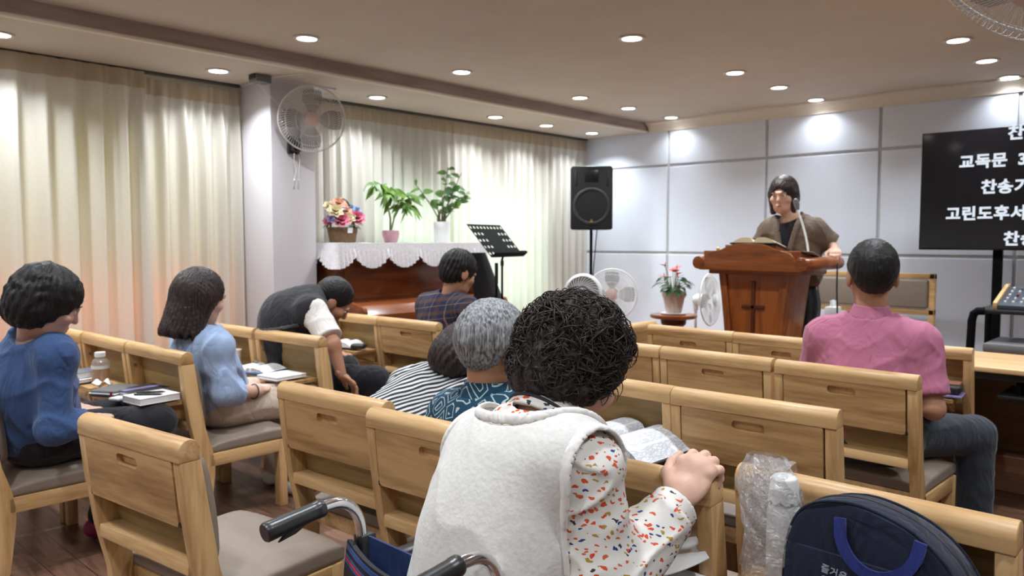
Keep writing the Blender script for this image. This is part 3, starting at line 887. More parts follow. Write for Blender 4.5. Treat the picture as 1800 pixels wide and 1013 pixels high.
# ------------------------------------------------------------------ piano, its cover, plants and flowers
t = thing('upright_piano', 'brown upright piano standing before the window curtain', 'piano', (-5.36, 4.09, 0))
PL = .755
b = NB()
bx(b, (0, -PL, .06), (.44, -PL + .035, 1.30), .006); bx(b, (0, PL - .035, .06), (.44, PL, 1.30), .006)
bx(b, (0, -PL, .06), (.03, PL, 1.30)); bx(b, (.38, -PL + .03, .86), (.42, PL - .03, 1.29), .004); bx(b, (.36, -PL + .03, .10), (.40, PL - .03, .66), .004)
bx(b, (0, -PL, 0), (.5, PL, .10), .006)
obj('case', b, MT['piano'], t)
b = NB()
bx(b, (.415, -PL + .08, .90), (.428, PL - .08, 1.26), .006)
obj('front_panel', b, MT['piano'], t)
b = NB(); bx(b, (-.01, -PL - .015, 1.30), (.47, PL + .015, 1.325), .006); obj('lid', b, MT['piano'], t)
b = NB(); bx(b, (.40, -PL, .64), (.79, PL, .72), .008); obj('key_bed', b, MT['piano'], t)
b = NB(); prism(b, [(.42, .72), (.42, .865), (.56, .885), (.70, .865), (.775, .80), (.775, .72)], -PL + .03, PL - .03, 'y', .006); obj('fallboard', b, MT['piano'], t, True, 40)
for s in (-1, 1):
    b = NB(); prism(b, [(.40, .64), (.40, .93), (.50, .915), (.77, .86), (.79, .82), (.79, .64)], s * (PL - .016) - .016, s * (PL - .016) + .016, 'y', .006); obj('arm', b, MT['piano'], t)
    b = NB(); bx(b, (.60, s * (PL - .05) - .035, 0), (.66, s * (PL - .05) + .035, .64), .008); obj('leg', b, MT['piano'], t)
b = NB(); bx(b, (.60, -.02, .884), (.66, .02, .892), .003); bx(b, (.44, -.46, .873), (.445, .46, .876)); obj('hinge', b, MT['brass'], t)

# lace cover with scalloped frill
def lace_mat():
    n = NT('white_lace'); v = n.coord((1, 1, 1), rnd=False)
    vo = n.node('ShaderNodeTexVoronoi'); vo.inputs['Scale'].default_value = 130; n.link(v, vo.inputs['Vector'])
    n.col(n.ramp(vo.outputs['Distance'], [(.2, lin(206, 202, 206)), (.6, lin(238, 234, 236))])); n.bump(vo.outputs['Distance'], .4, .004)
    return n.set(.85, 0, .2)
m_lace = lace_mat()
t = thing('piano_cover', 'white lace cloth with scalloped frill draped over the piano top', 'cloth', (-5.36, 4.09, 1.327))
L0, L1 = -PL - .03, PL + .03
b = NB()
path = [(-.02, L0), (.485, L0), (.485, L1), (-.02, L1)]
sheet(b, lambda u, v: (-.02 + .51 * u, L0 + (L1 - L0) * v, .001 + .003 * sin(v * 40) * sin(u * 9)), 10, 60, .003); obj('top_cloth', b, m_lace, t)
def rim(s):       # along the perimeter
    a = .505; c = L1 - L0; tot = 2 * a + c; d = s * tot
    if d < a: return (-.02 + d, L0, 0, -1)
    if d < a + c: return (.49, L0 + d - a, 1, 0)
    return (.485 - (d - a - c), L1, 0, 1)
TOT = 2 * .505 + (L1 - L0)
b = NB(); sheet(b, lambda u, v: (rim(u)[0] + rim(u)[2] * (.002 + .01 * v), rim(u)[1] + rim(u)[3] * (.002 + .01 * v), .002 - .075 * v), 160, 4, .003); obj('band', b, m_lace, t)
def frill(u, v):
    x, y, nx, ny = rim(u); s = u * TOT
    sc_ = abs(sin(pi * (s - .02) / .315))
    drop = .055 + .075 * sc_ ** .6
    w = .012 * sin(s * 2 * pi / .038 + .9 * sin(s * 31)) * v + .010
    return (x + nx * (w + .012 + .014 * v), y + ny * (w + .012 + .014 * v), -.055 - .02 * sc_ + .012 - drop * v)
b = NB(); sheet(b, frill, 620, 6); obj('frill', b, m_lace, t, True, 180)

def leaf(bm, base, d, up, L, Wd, droop=.3, n=7, fold=.15):
    d = Vector(d).normalized(); up = Vector(up); s = d.cross(up)
    if s.length < 1e-4: s = Vector((1, 0, 0))
    s.normalize(); up = s.cross(d).normalized()
    rows = []
    for i in range(n + 1):
        q = i / n; w = Wd * (sin(pi * q ** .8) ** .9) * .5 + .0004
        c = Vector(base) + d * (L * q) - Vector((0, 0, 1)) * (droop * L * q * q)
        rows.append([bm.verts.new(c - s * w + up * w * fold), bm.verts.new(c), bm.verts.new(c + s * w + up * w * fold)])
    for a, c in zip(rows[:-1], rows[1:]):
        for k in range(2): bm.faces.new((a[k], a[k + 1], c[k + 1], c[k]))
def leaf_mat(name, a, c):
    n = NT(name); v = n.coord((1, 1, 1)); no = n.node('ShaderNodeTexNoise'); no.inputs['Scale'].default_value = 9; n.link(v, no.inputs['Vector'])
    cc = n.ramp(no.outputs['Fac'], [(.35, a), (.65, c)]); n.col(cc)
    n.set(.45, 0, .4)
    tl = n.node('ShaderNodeBsdfTranslucent'); n.link(cc, tl.inputs[0]); mx = n.node('ShaderNodeMixShader'); mx.inputs[0].default_value = .35
    n.link(n.b.outputs[0], mx.inputs[1]); n.link(tl.outputs[0], mx.inputs[2]); n.link(mx.outputs[0], n.out.inputs['Surface'])
    return n.m
m_leaf1 = leaf_mat('bright_green_leaf', lin(62, 100, 38), lin(120, 150, 68))
m_leaf2 = leaf_mat('mid_green_leaf', lin(58, 98, 48), lin(112, 146, 72))
m_leaf3 = leaf_mat('dark_green_leaf', lin(28, 62, 34), lin(62, 100, 54))
m_stem = plain('green_stem', lin(120, 128, 84), .6)
PT = 1.331
rnd = random.Random(21)
# money tree in the pink pot
t = thing('potted_plant', 'leafy money tree in a small pink pot on the lace cloth', 'plant', (-5.10, 3.99, PT))
b = NB(); lathe(b, [(0, 0), (.045, 0), (.052, .004), (.066, .04), (.072, .075), (.068, .098), (.062, .100), (.060, .088), (0, .086)], 32); obj('pot', b, plain('dusty_pink_ceramic', lin(196, 150, 160), .3, var=.1), t)
b = NB(); tube(b, [(0, 0, .08), (.01, -.01, .2), (-.005, -.02, .3), (.0, -.015, .42)], [.010, .008, .007, .006], 8); tube(b, [(0, 0, .08), (.01, .03, .2), (.02, .09, .30)], [.007, .006, .005], 8)
obj('stem', b, m_stem, t)
hubs = [(.0, -.02, .42), (.04, -.12, .46), (-.02, .06, .44), (.03, .14, .40), (.0, .02, .36), (.05, .17, .31), (.02, .10, .30), (.06, -.05, .40), (.02, .2, .36), (0, -.16, .48)]
b = NB(); b2 = NB()
for hx, hy, hz in hubs:
    tube(b2, [(0, -.01 + hy * .2, min(.3, hz - .06)), (hx * .6, hy * .7, hz - .01), (hx, hy, hz)], .003, 6)
    for k in range(6):
        a = k * 2 * pi / 6 + rnd.uniform(-.3, .3)
        leaf(b, (hx, hy, hz), (cos(a) * .7, sin(a), rnd.uniform(-.5, .35)), (.7, -.3, .65), rnd.uniform(.10, .15), rnd.uniform(.040, .056), rnd.uniform(.35, .8))
o = obj('leaf_cluster', b, m_leaf1, t, True, 180); obj('twig', b2, m_stem, t)
# dendrobium-like plant in the white pot
t = thing('potted_plant', 'tall leafy plant in a white cylinder pot on the lace cloth', 'plant', (-5.10, 4.55, PT))
b = NB(); lathe(b, [(0, 0), (.062, 0), (.066, .006), (.072, .175), (.070, .18), (.064, .178), (.062, .15), (0, .15)], 32); obj('pot', b, MT['white_plastic'], t)
b = NB(); b2 = NB()
for k, (tx, ty, tz, c) in enumerate(((0, -.22, .50, 6), (.02, .0, .44, 6), (.0, .06, .66, 8), (.03, .12, .52, 7), (.02, .24, .46, 7), (.0, .18, .62, 3), (.03, .18, .40, 5), (-.02, -.04, .36, 4))):
    ty *= 1.35
    pts = [(tx * q, ty * q ** 1.3, .14 + (tz - .14) * q) for q in [i / 8 for i in range(9)]]
    tube(b2, pts, [.006 - .003 * i / 8 for i in range(9)], 6)
    for i in range(c):
        q = .45 + .55 * (i + .5) / c; a = i * 2.4 + k
        p = (tx * q, ty * q ** 1.3, .14 + (tz - .14) * q)
        leaf(b, p, (cos(a) * .5, sin(a), rnd.uniform(.0, .6)), (.8, -.4, .55), rnd.uniform(.085, .12), rnd.uniform(.046, .06), .3)
for k in range(14):
    a = rnd.uniform(0, 6.3); tube(b2, [(.03 * cos(a), .03 * sin(a), .14), (.03 * cos(a), .03 * sin(a) + rnd.uniform(-.02, .02), rnd.uniform(.22, .30))], [.007, .004], 5)
obj('foliage', b, m_leaf2, t, True, 180); obj('stem', b2, plain('cane_stem', lin(112, 104, 84), .7), t)
# flower basket
t = thing('flower_basket', 'wicker basket of pink, peach and blue artificial flowers', 'flowers', (-5.10, 3.52, PT))
b = NB()
def bk(u, v):
    a = u * 2 * pi; k = 1 + .22 * v; w = .004 * sin(a * 22 + (pi if int(v * 11) % 2 else 0))
    return ((.075 * k + w) * cos(a), (.105 * k + w) * sin(a), .12 * v)
sheet(b, bk, 88, 11); b.faces.new([v for v in b.verts if v.co.z < 1e-5][:0] or [b.verts.new((.06, .08, .004)), b.verts.new((-.06, .08, .004)), b.verts.new((-.06, -.08, .004)), b.verts.new((.06, -.08, .004))])
obj('basket', b, plain('brown_wicker', lin(118, 92, 62), .7, var=.25, scale=60), t, True, 60)
b = NB(); tube(b, [(0, -.11 * cos(a), .1 + .24 * sin(a)) for a in [pi * i / 20 for i in range(21)]], .007, 8); obj('handle', b, plain('dark_wicker', lin(96, 66, 46), .7), t)
b = NB(); sheet(b, lambda u, v: (.094 + .006 * v, -.02 + .045 * u, .075 + .04 * v), 3, 3, .001); obj('tag', b, MT['paper'], t)
fl = {'pink': lin(218, 122, 146), 'peach': lin(238, 188, 162), 'cream': lin(238, 226, 186), 'blue': lin(150, 176, 214), 'lilac': lin(176, 158, 200)}
fm = {k: plain('petal_' + k, c, .7, var=.12) for k, c in fl.items()}
spots = [('pink', .07, -.06, .17, .06), ('pink', .06, .09, .19, .062), ('cream', .05, -.10, .24, .055), ('peach', .02, -.05, .30, .05), ('peach', .03, .01, .24, .045), ('cream', .06, .02, .19, .045), ('blue', .03, -.03, .27, .028), ('blue', .02, .12, .25, .034), ('lilac', .05, -.14, .18, .035), ('cream', -.02, -.11, .28, .04), ('blue', .0, .08, .27, .03), ('pink', .02, -.15, .16, .035), ('peach', -.05, .05, .26, .05), ('cream', -.05, -.04, .25, .05)]
FN = Vector((.72, -.35, .6)).normalized(); FU, FV = frame_from(FN)
for c, x, y, z, r in spots:
    b = NB()
    for ring, (k, el) in enumerate(((5, 1.1), (6, .7), (7, .25))):
        for j in range(k):
            a = j * 2 * pi / k + ring * .5
            dl = FU * (cos(a) * cos(el)) + FV * (sin(a) * cos(el)) + FN * sin(el)
            leaf(b, (x, y, z), dl, FN, r * 1.25 * (.75 + .15 * ring), r * 1.15, .08, 4, .3)
    obj('flower', b, fm[c], t, True, 180)
b = NB()
for k in range(26):
    a = rnd.uniform(0, 6.3); r = rnd.uniform(.06, .13)
    leaf(b, (r * .5 * cos(a), r * sin(a) * 1.0, .13 + rnd.uniform(0, .08)), (cos(a), sin(a), rnd.uniform(-.2, .5)), (0, 0, 1), .07, .03, .5)
obj('foliage', b, m_leaf3, t, True, 180)

# music stand and dark things beside the piano
def music_stand():
    t = thing('music_stand', 'black perforated music stand between the piano and the corner', 'music stand', (-4.18, 4.36, 0))
    w = Vector((-.23, .973, 0)).normalized(); h = Vector((.973, .23, 0)).normalized()
    u = (-h * .62 + Vector((0, 0, .70))).normalized(); nrm = w.cross(u).normalized()
    c0 = Vector((.06, 0, 1.225)); DW, DH = .50, .33
    b = NB()
    def hole_panel():
        nx, nz = 10, 5
        M = Matrix.Translation(c0) @ Matrix((w, nrm, u)).transposed().to_4x4()
        xs = [(-.5 + i / nx) * DW for i in range(nx + 1)]; zs = [DH * j / nz for j in range(nz + 1)]
        for i in range(nx):
            for j in range(nz):
                cx, cz = (xs[i] + xs[i + 1]) / 2, (zs[j] + zs[j + 1]) / 2
                if 3 <= i <= 6 and j in (0, 1, 2, 3):
                    bx(b, (xs[i], -.002, zs[j]), (xs[i + 1], .002, zs[j + 1]), 0, M=M); continue
                p = plate_hole([(x + cx, z + cz) for x, z in rrect(DW / nx, DH / nz, .0005, 2)], [(x + cx, z + cz) for x, z in rrect(DW / nx * .5, DH / nz * .36, .004, 2)], .002)
                merge(b, p, M)
        bx(b, (-DW / 2, -.0, -.006), (DW / 2, .05, .0), 0, M=M); bx(b, (-DW / 2, .046, -.006), (DW / 2, .05, .014), 0, M=M)
    hole_panel()
    obj('desk', b, MT['black_metal'], t, False)
    b = NB(); tube(b, [(0, 0, .1), (0, 0, .72)], .013, 12); tube(b, [(0, 0, .7), (0, 0, 1.20), (.02, 0, 1.25)], .009, 12); obj('pole', b, MT['black_metal'], t)
    b = NB(); lathe(b, [(.018, .69), (.018, .74), (.01, .75)], 12); bx(b, (.01, -.008, .705), (.04, .008, .72), .002); lathe(b, [(.014, 1.15), (.014, 1.19)], 12); obj('clamp', b, MT['black_plastic'], t)
    for k in range(3):
        a = k * 2 * pi / 3; b = NB(); tube(b, [(.01 * cos(a), .01 * sin(a), .22), (.26 * cos(a), .26 * sin(a), .01)], .008, 8); obj('leg', b, MT['black_metal'], t)
music_stand()
t = thing('instrument_bag', 'black padded instrument bag leaning against the piano end', 'bag', (-4.52, 4.55, 0))
b = NB()
def ib(u, v):
    q = v; w = .10 + .16 * (1 - q) ** .7; a = u * 2 * pi
    return (.05 + .07 * cos(a) * (1 - .25 * q), -.16 - .20 * q + .17 + w * sin(a) * .9 + .26 * (1 - q), .02 + 1.23 * q)
sheet(b, ib, 24, 24)
b.faces.new([v for v in b.verts if False] or [b.verts.new(ib(i / 12, 1)) for i in range(12)])
obj('body', b, plain('black_nylon', (.012, .012, .014), .7, bump=.3), t, True, 60)
b = NB(); tube(b, [(.13, .0, .55), (.17, .02, .68), (.17, -.02, .8), (.11, -.03, .9)], .012, 8); obj('strap', b, MT['black_plastic'], t)
t = thing('microphone_stand', 'thin black microphone stand beside the music stand pole', 'stand', (-4.30, 4.42, 0))
b = NB(); tube(b, [(0, 0, .03), (0, 0, 1.0)], .009, 10); obj('pole', b, MT['black_metal'], t)
b = NB(); tube(b, [(0, 0, 1.0), (0, 0, 1.17)], .014, 10); obj('clip', b, MT['black_plastic'], t)
b = NB(); lathe(b, [(0, 0), (.12, 0), (.12, .015), (.02, .035), (0, .035)], 24); obj('base', b, MT['black_metal'], t)

# ------------------------------------------------------------------ fans
def fan_head(t, M, r, m_cage, m_blade, m_hub, depth=.055, wires=60, hubr=.05, rings=(.35, .65), motor=True, wire_r=.0011):
    """cage, blades, hub and motor around the local z axis (z = blowing direction)"""
    def add(name, b, m, par=t, sm=True):
        bmesh.ops.transform(b, matrix=M, verts=b.verts[:]); return obj(name, b, m, par, sm, 50)
    b = NB()
    prof = [(hubr * 1.05, depth * .9), (r * .5, depth), (r * .8, depth * .8), (r * .95, depth * .4), (r, 0)]
    for k in range(wires):
        a = 2 * pi * k / wires; tw = .5
        tube(b, [(q * cos(a + tw * (1 - q / r)), q * sin(a + tw * (1 - q / r)), z) for q, z in prof], wire_r, 4, caps=False)
    for q, z in ((r * .5, depth), (r * .8, depth * .8)):
        tube(b, [(q * cos(x), q * sin(x), z) for x in [2 * pi * i / 48 for i in range(48)]], wire_r * 1.2, 4, closed=True)
    cage = add('front_grille', b, m_cage)
    b = NB()
    for k in range(wires):
        a = 2 * pi * k / wires
        tube(b, [(q * cos(a), q * sin(a), z) for q, z in [(hubr, -depth * 1.1), (r * .6, -depth * 1.0), (r * .9, -depth * .6), (r, 0)]], wire_r, 4, caps=False)
    add('rear_grille', b, m_cage)
    b = NB(); tube(b, [(r * cos(x), r * sin(x), 0) for x in [2 * pi * i / 64 for i in range(64)]], .006, 8, closed=True); add('rim', b, m_cage)
    b = NB(); lathe(b, [(0, depth + .004), (hubr * .8, depth + .002), (hubr * 1.08, depth * .9), (hubr * 1.08, depth * .82), (0, depth * .82)], 32); add('badge', b, m_hub)
    for k in range(4):
        a0 = 2 * pi * k / 4
        def bl(u, v, a0=a0):
            q = hubr * .7 + (r * .9 - hubr * .7) * u; sp = .55 + .35 * sin(pi * min(1, u * 1.05))
            a = a0 + (v - .5) * sp * 1.1; return (q * cos(a), q * sin(a), (v - .5) * .045 * (1.1 - .4 * u))
        b = NB(); sheet(b, bl, 10, 8, .0018); add('blade', b, m_blade)
    if motor:
        b = NB(); lathe(b, [(0, -depth - .10), (hubr * .9, -depth - .095), (hubr * 1.25, -depth - .06), (hubr * 1.25, -depth * .9), (0, -depth * .9)], 28); add('motor_housing', b, m_hub)
def aim(c, d, roll=0):
    d = Vector(d).normalized(); u, v = frame_from(d)
    return Matrix.Translation(c) @ Matrix((u, v, d)).transposed().to_4x4()
m_clear = plain('smoky_translucent_blade', lin(150, 150, 148), .3)
n_ = NT('clear_grey_blade'); tr_ = n_.node('ShaderNodeBsdfTransparent'); mx_ = n_.node('ShaderNodeMixShader'); mx_.inputs[0].default_value = .45
n_.col(lin(140, 138, 136)); n_.set(.25); n_.link(tr_.outputs[0], mx_.inputs[1]); n_.link(n_.b.outputs[0], mx_.inputs[2]); n_.link(mx_.outputs[0], n_.out.inputs['Surface']); m_clear = n_.m
m_cagew = plain('fan_wire_white', lin(226, 224, 222), .35, var=.02)
m_hubp = plain('fan_hub_pinkish', lin(206, 182, 176), .4)
# wall fan on the pillar
t = thing('wall_fan', 'round wall fan with pale grille mounted on the white pillar', 'fan', (-5.05, 3.06, 2.06))
b = NB(); bx(b, (0, -.045, -.085), (.03, .045, .045), .008); bx(b, (.02, -.035, -.07), (.075, .035, .03), .012); obj('bracket', b, MT['black_plastic'], t)
b = NB(); tube(b, [(.06, 0, .0), (.075, 0, .06), (.07, 0, .13), (.075, 0, .15)], [.016, .018, .022, .022], 12); obj('neck', b, MT['grey_plastic'], t)
fan_head(t, aim((.185, .05, .155), (.86, -.44, -.26)), .232, m_cagew, m_clear, m_hubp, .05, 72, .045)
for dy in (-.015, .02):
    b = NB(); tube(b, [(.05, dy, -.08), (.052, dy * 1.4, -.14), (.05, dy * .6 + .01, -.20), (.05, dy, -.27)], .0022, 6)
    ball(b, (.05, dy, -.275), .007, 8); obj('pull_cord', b, MT['white_plastic'], t)
# junction box with wires by the pillar head
t = thing('junction_box', 'small grey cable box at the top corner of the pillar', 'box', (-5.02, 2.80, 2.465))
b = NB(); bx(b, (-.05, -.06, -.02), (.05, .06, .034), .006); obj('casing', b, MT['grey_plastic'], t)
b = NB(); bx(b, (-.045, -.064, .0), (.045, -.05, .034), .002); obj('cap', b, MT['black_plastic'], t)
b = NB(); tube(b, [(.03, .06, .02), (.15, .12, .03), (.28, .17, .033)], .004, 6); tube(b, [(-.02, .0, -.02), (-.02, .06, -.08), (-.028, .14, -.13), (-.028, .2, -.2), (-.028, .22, -.34)], .004, 6); obj('wire', b, MT['white_plastic'], t)

def stand_fan(name, label, loc, dirv, zc, r, m_blade, hubm, wires=60, tilt=0):
    t = thing(name, label, 'fan', loc)
    b = NB(); lathe(b, [(0, 0), (.16, 0), (.165, .012), (.12, .03), (.03, .045), (0, .045)], 32); obj('base', b, MT['white_plastic'], t)
    d = Vector(dirv).normalized()
    b = NB(); tube(b, [(0, 0, .04), (0, 0, zc - .05)], .014, 12); tube(b, [(0, 0, zc - .09), (0, 0, zc - .02), (d.x * -.01, d.y * -.01, zc)], .024, 12); obj('pole', b, MT['white_plastic'], t)
    fan_head(t, aim((d.x * .13, d.y * .13, zc + d.z * .1), dirv), r, m_cagew, m_blade, hubm, .045, wires, .045)
    return t
stand_fan('stand_fan', 'white stand fan between the flower table and the pulpit, seen edge-on', (-3.40, 5.97, ST), (.99, .12, .05), .635, .22, MT['white_plastic'], MT['white_plastic'])
stand_fan('stand_fan', 'white stand fan with see-through grille below the loudspeaker', (-4.02, 5.62, ST), (.5, -.86, 0), .68, .22, m_clear, m_hubp)
# small circulator fan
t = thing('circulator_fan', 'small round white circulator fan in front of the loudspeaker stand', 'fan', (-3.93, 5.08, ST))
b = NB(); lathe(b, [(0, 0), (.13, 0), (.13, .015), (.03, .04), (0, .04)], 32); tube(b, [(0, 0, .03), (0, 0, .56)], .018, 12); obj('base', b, MT['white_plastic'], t)
M = aim((0.02, -.04, .72), (.52, -.85, .05))
b = NB(); lathe(b, [(.15, -.09), (.158, -.02), (.15, .03), (.135, .04), (.13, .03)], 40, M, cap=False); lathe(b, [(0, -.12), (.10, -.11), (.15, -.09)], 40, M, cap=False); obj('drum', b, MT['white_plastic'], t)
b = NB()
for k in range(30):
    a = 2 * pi * k / 30
    tube(b, [(q * cos(a + .8 * q / .14), q * sin(a + .8 * q / .14), .035 + .012 * (1 - q / .14)) for q in (.05, .08, .11, .138)], .0035, 5)
bmesh.ops.transform(b, matrix=M, verts=b.verts[:]); obj('grille', b, MT['white_plastic'], t)
b = NB(); lathe(b, [(0, .052), (.035, .05), (.04, .045), (.04, .03), (0, .03)], 24, M); obj('badge', b, MT['white_plastic'], t)
b = NB(); tube(b, [(.052 * cos(x), .052 * sin(x), .048) for x in [2 * pi * i / 40 for i in range(40)]], .007, 8, closed=True); bmesh.ops.transform(b, matrix=M, verts=b.verts[:]); obj('ring', b, plain('slate_ring', lin(92, 98, 108), .4), t)
b = NB(); lathe(b, [(0, -.02), (.128, -.02), (.128, -.018), (0, -.018)], 32, M); obj('rotor', b, plain('pale_rotor', lin(200, 204, 206), .5), t)
# fan hung from the ceiling at the upper right
t = thing('ceiling_fan', 'white caged fan hung from the ceiling in the upper right corner', 'fan', (-.315, 2.21, ZC))
b = NB(); lathe(b, [(0, 0), (.07, 0), (.06, -.03), (.02, -.05), (0, -.05)], 24); tube(b, [(0, 0, -.04), (0, 0, -.50), (-.02, -.01, -.57)], .014, 12); obj('drop_rod', b, MT['white_plastic'], t)
fn_ = Vector((.73, .683, 0)) * -.48 + Vector((0, 0, 1)) * -.81 + Vector((-.683, .73, 0)) * -.12
fan_head(t, aim((-.045, .0, -.62), fn_), .24, m_cagew, m_clear, m_hubp, .07, 84, .05)

# ------------------------------------------------------------------ side table and flower pot on the stage
t = thing('plant_table', 'small round dark wood pedestal table on the stage', 'table', (-3.32, 5.48, ST))
b = NB(); lathe(b, [(0, .535), (.13, .535), (.16, .515), (.185, .522), (.19, .535), (.185, .548), (0, .548)], 40); obj('top', b, MT['pulpit_x'], t, True, 50)
b = NB(); lathe(b, [(.11, .535), (.10, .47), (.05, .42), (.035, .3), (.05, .16), (.06, .08), (0, .08)], 28, cap=False); obj('pedestal', b, MT['pulpit_dark'], t)
for k in range(3):
    a = k * 2 * pi / 3; b = NB(); tube(b, [(.04 * cos(a), .04 * sin(a), .1), (.12 * cos(a), .12 * sin(a), .09), (.17 * cos(a), .17 * sin(a), .014)], [.02, .018, .014], 10); obj('leg', b, MT['pulpit_dark'], t)
t = thing('potted_flower', 'red anthurium in a cream pot on the round stage table', 'plant', (-3.32, 5.48, ST + .548))
b = NB(); lathe(b, [(0, 0), (.095, 0), (.105, .012), (.10, .014), (0, .01)], 32); obj('saucer', b, MT['white_plastic'], t)
b = NB(); lathe(b, [(0, .012), (.062, .012), (.088, .14), (.096, .142), (.1, .186), (.092, .188), (.088, .165), (0, .165)], 36); obj('pot', b, plain('cream_pot', lin(224, 212, 204), .5, var=.03), t, True, 40)
b = NB(); b2 = NB(); b3 = NB()
for k in range(30):
    a = k * 2.4; r = .03 + .05 * ((k * 7) % 5) / 5; el = .25 + .9 * ((k * 3) % 7) / 7
    L = .10 + .07 * ((k * 5) % 4) / 4
    p = (r * cos(a), r * sin(a), .18 + .13 * ((k * 11) % 9) / 9)
    tube(b2, [(.02 * cos(a), .02 * sin(a), .16), p], .003, 5)
    leaf(b, p, (cos(a), sin(a), .35), (0, 0, 1), L, .055, .6)
for k in range(7):
    a = k * 1.9 + .4; r = .03 + .05 * (k % 3) / 2; p = (r * cos(a), r * sin(a), .30 + .11 * ((k * 2) % 5) / 5)
    tube(b2, [(0, 0, .16), p], .0025, 5); leaf(b3, p, (cos(a), sin(a), .6), (0, 0, 1), .07, .06, .2)
    tube(b3, [p, (p[0], p[1], p[2] + .035)], .004, 6)
obj('leaf_cluster', b, m_leaf3, t, True, 180); obj('stem', b2, m_stem, t); obj('flower', b3, plain('red_spathe', lin(214, 92, 92), .35), t, True, 180)
# ------------------------------------------------------------------ organic shapes: smooth distance fields meshed with surface nets
def v3(p): return np.array(p, dtype=np.float32)
def capsule(P, a, b, ra, rb):
    a, b = v3(a), v3(b); ab = b - a; L = float(ab @ ab) + 1e-9
    t = np.clip(((P - a) @ ab) / L, 0, 1)
    d = P - a - t[:, None] * ab
    return np.sqrt((d * d).sum(1)) - (ra + (rb - ra) * t)
def chain(P, pts, rs, k=.02):
    d = None
    for (a, b, ra, rb) in zip(pts[:-1], pts[1:], rs[:-1], rs[1:]):
        c = capsule(P, a, b, ra, rb); d = c if d is None else smin(d, c, k)
    return d
def ellip(P, c, r, R=None):
    q = P - v3(c)
    if R is not None: q = q @ R            # columns of R = local axes
    r = v3(r); k0 = np.sqrt(((q / r) ** 2).sum(1)); k1 = np.sqrt(((q / (r * r)) ** 2).sum(1)) + 1e-9
    return k0 * (k0 - 1) / k1
def smin(a, b, k):
    h = np.clip(.5 + .5 * (b - a) / k, 0, 1); return b + (a - b) * h - k * h * (1 - h)
def smax(a, b, k): return -smin(-a, -b, k)
def union(k, *ds):
    d = ds[0]
    for e in ds[1:]: d = smin(d, e, k)
    return d
def basis(x, up):
    """orthonormal axes as columns: x (lateral), y (forward), z (up)"""
    z = np.array(up, float); z /= np.linalg.norm(z); x = np.array(x, float); x = x - z * (x @ z); x /= np.linalg.norm(x)
    return np.stack([x, np.cross(z, x), z], 1).astype(np.float32)

def nets(fn, lo, hi, h):
    lo = v3(lo) - 2 * h; hi = v3(hi) + 2 * h
    n = np.ceil((hi - lo) / h).astype(int) + 1
    ax = [lo[i] + h * np.arange(n[i], dtype=np.float32) for i in range(3)]
    F = np.empty(n, np.float32)
    step = max(1, int(400000 / (n[1] * n[2])))
    for i in range(0, n[0], step):
        g = np.stack(np.meshgrid(ax[0][i:i + step], ax[1], ax[2], indexing='ij'), -1).reshape(-1, 3)
        F[i:i + step] = fn(g).reshape(-1, n[1], n[2])
    F[0] = F[-1] = 1; F[:, 0] = F[:, -1] = 1; F[:, :, 0] = F[:, :, -1] = 1
    S = F < 0
    c = [(i, j, k) for i in (0, 1) for j in (0, 1) for k in (0, 1)]
    sl = lambda A, o: A[o[0]:n[0] - 1 + o[0], o[1]:n[1] - 1 + o[1], o[2]:n[2] - 1 + o[2]]
    cnt = sum(sl(S, o).astype(np.int8) for o in c)
    act = (cnt > 0) & (cnt < 8)
    idx = np.full(act.shape, -1, np.int64); ii = np.argwhere(act); idx[act] = np.arange(len(ii))
    acc = np.zeros((len(ii), 3)); num = np.zeros(len(ii))
    val = {o: F[ii[:, 0] + o[0], ii[:, 1] + o[1], ii[:, 2] + o[2]] for o in c}
    for a in c:
        for d in range(3):
            if a[d]: continue
            b = list(a); b[d] = 1; b = tuple(b)
            fa, fb = val[a], val[b]; m = (fa < 0) != (fb < 0)
            t = np.where(m, fa / np.where(m, fa - fb, 1), 0)
            p = np.array(a, float)[None].repeat(len(ii), 0); p[:, d] += t
            acc += p * m[:, None]; num += m
    V = lo + h * (ii + acc / num[:, None])
    Q = []
    for d in range(3):
        o = [0, 0, 0]; o[d] = 1
        A = S[:n[0] - o[0], :n[1] - o[1], :n[2] - o[2]]; B = S[o[0]:, o[1]:, o[2]:]
        e1, e2 = [(1, 2), (2, 0), (0, 1)][d]
        E = np.argwhere(A != B)
        E = E[(E[:, e1] > 0) & (E[:, e2] > 0) & (E[:, e1] < n[e1] - 1) & (E[:, e2] < n[e2] - 1)]
        sgn = A[E[:, 0], E[:, 1], E[:, 2]]
        def cell(u, v):
            t = E.copy(); t[:, e1] -= u; t[:, e2] -= v; return idx[t[:, 0], t[:, 1], t[:, 2]]
        q = np.stack([cell(1, 1), cell(0, 1), cell(0, 0), cell(1, 0)], 1)
        q[~sgn] = q[~sgn][:, ::-1]
        Q.append(q)
    Q = np.concatenate(Q); Q = Q[(Q >= 0).all(1)]
    return V, Q

